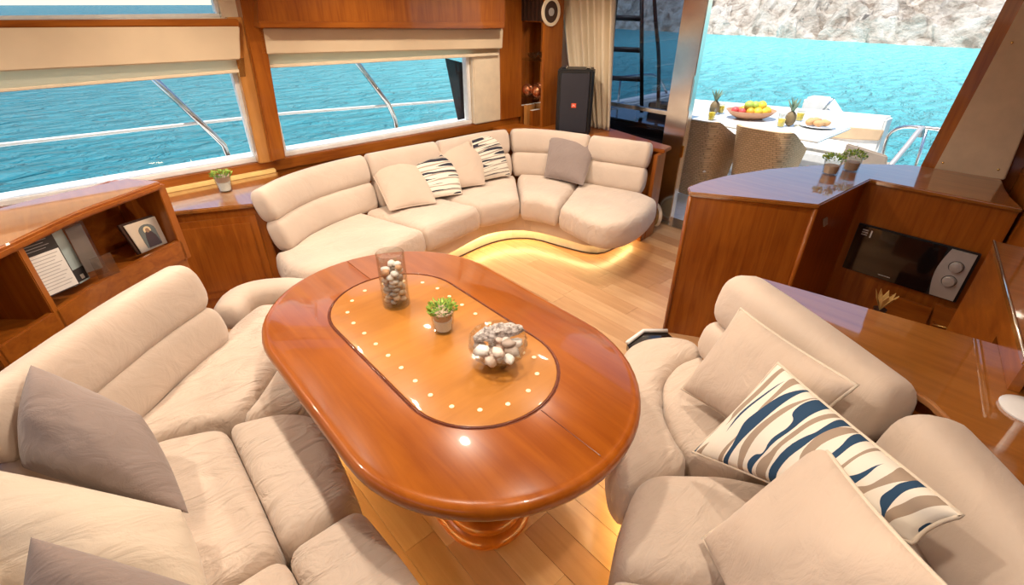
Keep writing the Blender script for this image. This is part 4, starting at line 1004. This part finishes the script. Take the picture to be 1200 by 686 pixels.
# low counter behind the right bench
CZ = .785
fc = empty('rear_counter', 'long glossy cherry counter behind the right bench', 'counter')
c0 = Vector(xy(888, 324, CZ)); c1 = Vector(xy(1200, 412, CZ)); c2 = c1+(c1-c0)*.6
top_ = [tuple(c0), tuple(c1), (1.98, -.28), (1.60, -.60), (1.15, -.80), (1.05, -.55), (1.33, -.26), (1.56, -.02), (1.72, .32), (1.86, .62)]
prism('countertop', top_, CZ-.028, CZ, 'counter_wood', fc, .007)
prism('body', [(c0.x-.02, c0.y-.02), (c1.x-.03, c1.y), (1.94, -.27), (1.58, -.57), (1.2, -.76), (1.15, -.56), (1.40, -.26), (1.62, -.02), (1.77, .30), (1.88, .58)], 0, CZ-.028, 'cherry_z', fc)
pl_ = P(1197, 483, CZ); lp = empty('table_lamp', 'white lamp with oval base standing on the counter behind the right bench', 'lamp', (pl_.x+.012, pl_.y-.012, CZ+.0005))
lathe('base', [(.001, 0), (.062, 0), (.064, .006), (.05, .014), (.018, .02), (.001, .021)], 'ceramic_white', lp, 32)
lathe('stem', [(.012, .018), (.010, .06), (.012, .16)], 'ceramic_white', lp, 18); lathe('globe', [(.012, .16), (.05, .18), (.07, .23), (.05, .285), (.001, .30)], 'ceramic_white', lp, 24)
# starboard ledge with steel edge
sl = empty('galley_ledge', 'narrow cherry ledge with bright steel edge along the galley side', 'counter')
e0, e1 = Vector(xy(1165, 282, GZ)), Vector(xy(1200, 409, GZ)); ed = (e1-e0).normalized(); e2 = e1+ed*.05; em = e0.lerp(e1, .70)
prism('ledge_top', [tuple(e0), tuple(e1), tuple(e2), (e2.x+.03, e2.y-.16), (e1.x+.3, e1.y-.24), (e0.x, e0.y-.10)], GZ-.03, GZ, 'counter_wood', sl, .004)
en = Vector((-ed.y, ed.x)); en = en if en.y < 0 else -en
prism('front_board', [tuple(e0+en*.004), tuple(em+en*.004), tuple(em+en*.03), tuple(e0+en*.03)], 0, GZ-.03, 'cherry_x', sl)
prism('front_board', [tuple(em+en*.004), tuple(e2+en*.004), tuple(e2+en*.03), tuple(em+en*.03)], CZ+.001, GZ-.03, 'cherry_x', sl)
tube('steel_edge', [(e0.x, e0.y, GZ-.002), (e2.x, e2.y, GZ-.002)], .005, 'steel', sl, 8)
# steel-edged floor box beside the galley
fb = empty('floor_step', 'low dark step with white steel edge at the foot of the galley counter', 'step')
f1, f2, f3 = xy(735, 402, .05), xy(754, 388, .05), xy(782, 388, .05)
prism('block', [f1, f2, f3, (2.20, .95), (1.95, .90), (1.86, 1.05)], 0, .04, 'black_gloss', fb)
tube('steel_edge', [(*f1, .05), (*f2, .05), (*f3, .05)], .013, 'white_gel', fb, 8)

# ================================================================== COCKPIT OUTSIDE THE DOOR
struct(prism('deck', [(3.98, .35), (6.3, .75), (6.9, 1.3), (6.9, 4.2), (3.98, 4.2)], -.08, -.01, 'hull_white'))
struct(prism('trim_9', [(3.98, 3.95), (6.9, 3.95), (6.9, 4.2), (3.98, 4.2)], -.01, .66, 'hull_white', None, .03))
TB = .725; ot = empty('cockpit_table', 'white cockpit table with slanted dark legs on the aft deck', 'table', (5.26, 2.3, 0))
box('top', (-.40, -.84, TB-.03), (.40, .40, TB), 'white_gel', ot, .01)
for yv in (-.55, .20):
    for s in (-1, 1): tube('leg', [(s*.22, yv, -.01), (s*.05, yv+.1, TB-.03)], .022, 'dark_brown', ot, 8)
    box('foot_bar', (-.26, yv-.03, -.01), (.26, yv+.03, .015), 'dark_brown', ot, .004)
def tub_chair(loc, rz, label, group):
    r_ = empty('wicker_chair', label, 'chair', loc, rz, group); r_.location.z = -.01
    # shell: U in plan opening towards +x, back at -x
    path = [(.42, -.265), (.22, -.27), (.04, -.255), (-.06, -.18), (-.085, 0), (-.06, .18), (.04, .255), (.22, .27), (.42, .265)]
    pts = smooth_path([(a, c, 0) for a, c in path], 41); NZ = 10; vs_, fs = [], []; n = 41
    for side in (0, 1):
        for i, p in enumerate(pts):
            a, c = pts[max(0, i-1)], pts[min(n-1, i+1)]; tg = (c-a).normalized(); nn = Vector((tg.y, -tg.x, 0)); u = abs(i-20)/20
            ztop = .83-.20*max(0, (u-.42)/.58)**.8 if u > .42 else .83
            for k in range(NZ+1):
                w = k/NZ; z_ = .10+(ztop-.10)*w; sc = .74+.26*w
                q = Vector((p.x*sc+.10*(1-w)*.6, p.y*sc, z_))-nn*(.035*side*-1 if False else -.035*side)
                vs_.append(q)
    B_ = n*(NZ+1)
    for s in (0, 1):
        for i in range(n-1):
            for k in range(NZ): a = s*B_+i*(NZ+1)+k; fs.append((a, a+1, a+NZ+2, a+NZ+1))
    for i in range(n-1):
        for k in (0, NZ): a = i*(NZ+1)+k; fs.append((a, a+NZ+1, B_+a+NZ+1, B_+a))
    for i in (0, n-1):
        for k in range(NZ): a = i*(NZ+1)+k; fs.append((a, a+1, B_+a+1, B_+a))
    mk('woven_shell', vs_, fs, 'wicker', r_, angle=60)
    pad('seat_cushion', [(.0, -.19), (.42, -.21), (.42, .21), (.0, .19)], .34, .42, .03, .02, 'sofa_pad_outdoor', r_, n=40)
    box('seat_rail', (.0, -.2, .28), (.42, .2, .34), 'wicker', r_, .01)
    for a in (.05, .36):
        for c in (-.18, .18): tube('leg', [(a, c, 0), (a, c, .30)], .016, 'wicker', r_, 8)
    return r_
cy = (PX(862, 145, 4.45).y+PX(928, 150, 4.45).y)/2
tub_chair((4.50, cy, 0), R(3), 'woven tan tub chair with the fruit bowl in front of it, on the aft deck', 'wicker chairs')
tub_chair((4.46, cy+.62, 0), R(-4), 'woven tan tub chair next to the steel stile of the glass door', 'wicker chairs')
# white folding chair by the table
dc = empty('deck_chair', 'low taupe sling chair with metal arms at the open end of the cockpit table', 'chair')
DXc = 5.0
q = [PX(983, 196, DXc), PX(1037, 200, DXc), PX(1040, 183, DXc), PX(992, 168, DXc)]
slab('sling_back', q, .03, 'taupe_sling', dc, .01)
slab('sling_seat', [q[0], q[1], q[1]+Vector((.42, .05, -.02)), q[0]+Vector((.42, .05, -.02))], .02, 'taupe_sling', dc, .006)
tube('arm', [PX(1042, 196, DXc), PX(1062, 172, DXc+.2), PX(1080, 150, DXc+.4), PX(1078, 160, DXc+.45)], .022, 'silver_paint', dc, 8, smooth_n=16)
for s in (0, 1):
    e = q[s]; tube('leg', [tuple(e), (e.x-.05, e.y, -.01)], .014, 'silver_paint', dc, 8); tube('leg', [(e.x+.42, e.y+.05, e.z-.02), (e.x+.45, e.y+.05, -.01)], .014, 'silver_paint', dc, 8)
# stern bench with tan band, sun pad behind
sb = empty('stern_bench', 'white stern bench with a tan band across its back on the aft deck', 'bench')
SX = 6.25
f = lambda a, c, x_=SX: PX(a, c, x_)
slab('backrest', [f(800, 190), f(1022, 196), f(1040, 139), f(800, 118)], .22, 'sofa_pad_outdoor', sb, .02)
slab('tan_band', [f(905, 158, SX-.015), f(1030, 165, SX-.015), f(1036, 153, SX-.015), f(905, 142, SX-.015)], .02, 'outdoor_tan', sb, .006)
a_, b_ = f(905, 190), f(1015, 196)
box('seat', (SX-.45, b_.y+.08, -.01), (SX, 3.9, .40), 'white_gel', sb, .02); box('seat_pad', (SX-.43, b_.y+.10, .40), (SX, 3.88, .47), 'sofa_pad_outdoor', sb, .03)
sn = empty('sun_pad', 'white raised sun pad behind the stern bench', 'sun pad')
SX2 = 6.62
box('support_block', (SX2+.02, 1.95, -.01), (SX2+.24, 2.6, .62), 'white_gel', sn, .01)
slab('pad', [PX(935, 140, SX2), PX(985, 142, SX2), PX(968, 116, SX2), PX(942, 114, SX2)], .25, 'sofa_pad_outdoor', sn, .03)
tube('support', [PX(960, 134, SX2-.03), PX(976, 116, SX2-.03)], .012, 'steel', sn, 8)
rr_ = empty('stern_rail', 'curved stainless rail beside the stern bench', 'railing')
RX = 6.2
_q = PX(1032, 196, RX)
tube('rail', [(_q.x, _q.y, -.01), _q, PX(1036, 175, RX), PX(1043, 157, RX), PX(1058, 149, RX), PX(1085, 150, RX), PX(1120, 154, RX)], .018, 'steel', rr_, 10, smooth_n=24)
_q = PX(1072, 198, RX)
tube('post', [(_q.x, _q.y, -.01), _q, PX(1086, 152, RX)], .014, 'steel', rr_, 8)
# food on the cockpit table
pf = P(878, 139, TB); fbw = empty('fruit_bowl', 'wide wooden fruit bowl on the cockpit table', 'bowl', (pf.x, pf.y, TB+.0005), R(-48))
lathe('bowl', [(.001, 0), (.12, 0), (.20, .04), (.245, .085), (.235, .085), (.19, .05), (.11, .015), (.001, .012)], 'bowl_wood', fbw, 32, sy=.75)
fruit = [(-.15, .02, 'red_fruit', .042), (-.10, -.04, 'red_fruit', .036), (-.06, .05, 'orange_fruit', .045), (-.02, -.05, 'orange_fruit', .045), (.03, .05, 'orange_fruit', .045), (.05, -.05, 'yellow_fruit', .048), (.09, .03, 'orange_fruit', .045), (.12, -.03, 'yellow_fruit', .05), (.16, .02, 'yellow_fruit', .048), (-.03, .0, 'green_fruit', .05), (.03, .0, 'green_fruit', .046), (.09, -.01, 'yellow_fruit', .05)]
cr, sr = math.cos(R(-48)), math.sin(R(-48))
for k, (a, c, mt, s) in enumerate(fruit):
    zz = TB+.075+(.055 if k >= 9 else 0)
    n_ = {'red_fruit': ('apple', 'red apple'), 'orange_fruit': ('orange', 'orange'), 'yellow_fruit': ('lemon', 'yellow lemon'), 'green_fruit': ('lime', 'green lime')}[mt]
    o = blob(n_[0], (pf.x+a*cr-c*sr, pf.y+a*sr+c*cr, zz), (s, s*.95, s*.92), mt, None, k, .03, 2)
    tag(o, '%s in the wooden fruit bowl on the cockpit table' % n_[1], 'fruit', 'fruit in the bowl')
def pineapple(px, py, h, label):
    p = P(px, py, TB); g = empty('pineapple', label, 'pineapple', (p.x, p.y, TB+.0005))
    bm = bmesh.new(); bmesh.ops.create_icosphere(bm, subdivisions=3, radius=1)
    for v in bm.verts:
        k = 1+.07*math.sin(v.co.z*14+math.atan2(v.co.y, v.co.x)*6)*math.sin(v.co.z*14-math.atan2(v.co.y, v.co.x)*6); v.co = Vector((v.co.x*.05*k, v.co.y*.05*k, (v.co.z+1)*h*.27))
    bmesh_obj('fruit_body', bm, 'pine_skin', g, True, 60)
    for k in range(14):
        a = k*2.4; l = h*.5*(1-k*.02); o_ = .018+.03*(k/14); d = Vector((math.cos(a), math.sin(a), 0)); b0 = Vector((0, 0, h*.5)); s = Vector((-d.y, d.x, 0))*.012; m1 = b0+d*o_+Vector((0, 0, l*.55)); e = b0+d*o_*2.0+Vector((0, 0, l)); th = d*.003
        mk('crown_leaf', [b0+s, m1+s*.8, e, m1-s*.8, b0-s, b0+s-th, m1+s*.8-th, e-th, m1-s*.8-th, b0-s-th], [(0, 1, 2, 3, 4), (9, 8, 7, 6, 5), (0, 1, 6, 5), (1, 2, 7, 6), (2, 3, 8, 7), (3, 4, 9, 8), (4, 0, 5, 9)], 'pine_leaf', g, smooth=False)
pineapple(924, 148, .26, 'small pineapple between the fruit bowl and the bread plate')
pineapple(836, 134, .26, 'small pineapple beside the fruit bowl near the door stile')
for k, (a, c, lab) in enumerate(((833, 141, 'glass of orange juice near the door stile'), (844, 133, 'glass of orange juice touching the fruit bowl'), (914, 149, 'glass of orange juice beside the pineapple'), (936, 142, 'glass of pale juice behind the bread plate'))):
    p = P(a, c, TB); g = empty('juice_glass', lab+' on the cockpit table', 'glass', (p.x, p.y, TB+.0005), group='juice glasses')
    lathe('glass', [(.03, 0), (.038, .12), (.035, .12), (.028, .008), (.001, .008)], 'clear_glass', g, 20); lathe('drink', [(.001, .009), (.027, .009), (.033, .075), (.001, .075)], 'juice', g, 20)
p = P(957, 149, TB); pt = empty('bread_plate', 'white plate on the right end of the cockpit table', 'plate', (p.x, p.y, TB+.0005))
lathe('plate', [(.001, 0), (.10, 0), (.16, .02), (.155, .024), (.10, .008), (.001, .008)], 'ceramic_white', pt, 32)
for k, (a, c) in enumerate(((-.07, .05), (.0, -.06), (.06, .04), (.0, .06), (-.06, -.03))):
    o = blob('bread_roll', (p.x+a, p.y+c, TB+.047), (.055, .036, .03), 'bread', None, k, .10, 2); tag(o, 'brown bread roll on the white plate on the cockpit table', 'bread', 'bread rolls')
# boarding ladder and port-side fittings seen through the tinted glass
ld = empty('flybridge_ladder', 'dark ladder with round rungs behind the tinted glass door', 'ladder')
LX = 4.9
tube('side_rail', [PX(752, -60, LX), PX(752, 60, LX), PX(752, 132, LX)], .022, 'dark_brown', ld, 10)
tube('side_rail', [PX(704, -60, LX), PX(704, 60, LX), PX(704, 128, LX)], .022, 'dark_brown', ld, 10)
for yv in (21, 58, 92): tube('rung', [PX(704, yv-1, LX), PX(752, yv+1, LX)], .026, 'dark_brown', ld, 10)
hr = tag(tube('grab_pole', [PX(765, -40, LX), PX(768, 20, LX), PX(772, 70, LX), PX(771, 132, LX)], .02, 'dark_brown', None, 10, smooth_n=18), 'curved dark grab pole beside the ladder behind the tinted glass', 'pole')
cc = empty('cockpit_cabinet', 'dark brown cockpit cabinet with white rim behind the tinted glass', 'cabinet')
box('body', (4.6, 2.82, -.01), (5.3, 3.7, PX(760, 140, 4.9).z), 'dark_brown', cc, .01); box('top', (4.56, 2.78, PX(760, 140, 4.9).z), (5.34, 3.75, PX(760, 140, 4.9).z+.03), 'black_gloss', cc, .01)
p = PX(752, 132, 5.0); box('back_locker', (5.1, 3.05, PX(760, 140, 4.9).z+.03), (5.3, 3.4, p.z+.10), 'dark_brown', cc, .01)
pr = empty('port_rail', 'stainless rail on the white bulwark behind the tinted glass', 'railing')
tube('rail', [(4.1, 4.05, .95), (5.6, 4.05, .95), (6.2, 4.05, .90), (6.5, 4.05, .66)], .016, 'steel', pr, 8, smooth_n=20)
for xv in (4.6, 5.4): tube('post', [(xv, 4.05, .65), (xv, 4.05, .95)], .013, 'steel', pr, 8)

# ================================================================== CEILING DOWNLIGHTS (real fittings above the frame)
k = 0
for xv in (-.6, .55, 1.7, 2.85):
    for yv in (.1, 1.05, 2.0, 2.95):
        if (xv > 2.5 and yv < 1.5) or (xv > 1.5 and yv < .4) or (xv < 0 and yv < 1.5): continue
        k += 1; d = empty('downlight_offscreen', 'small round recessed ceiling downlight with steel ring', 'ceiling light', (xv, yv, CEIL-.001), group='ceiling downlights')
        lathe('ring', [(.035, 0), (.05, 0), (.05, -.006), (.035, -.008)], 'steel', d, 24, closed_prof=True)
        lathe('lens_offscreen', [(.001, -.004), (.034, -.004), (.034, -.001), (.001, -.001)], 'lamp_glow', d, 20)
        li = bpy.data.lights.new('downlight_lamp_%02d_offscreen' % k, 'AREA'); li.shape = 'DISK'; li.size = .08; li.energy = DOWNLIGHT_W; li.color = (1, .86, .70); li.spread = R(150)
        lo = bpy.data.objects.new('downlight_lamp_%02d_offscreen' % k, li); COL.objects.link(lo); lo.parent = d; lo.location = (0, 0, -.012)
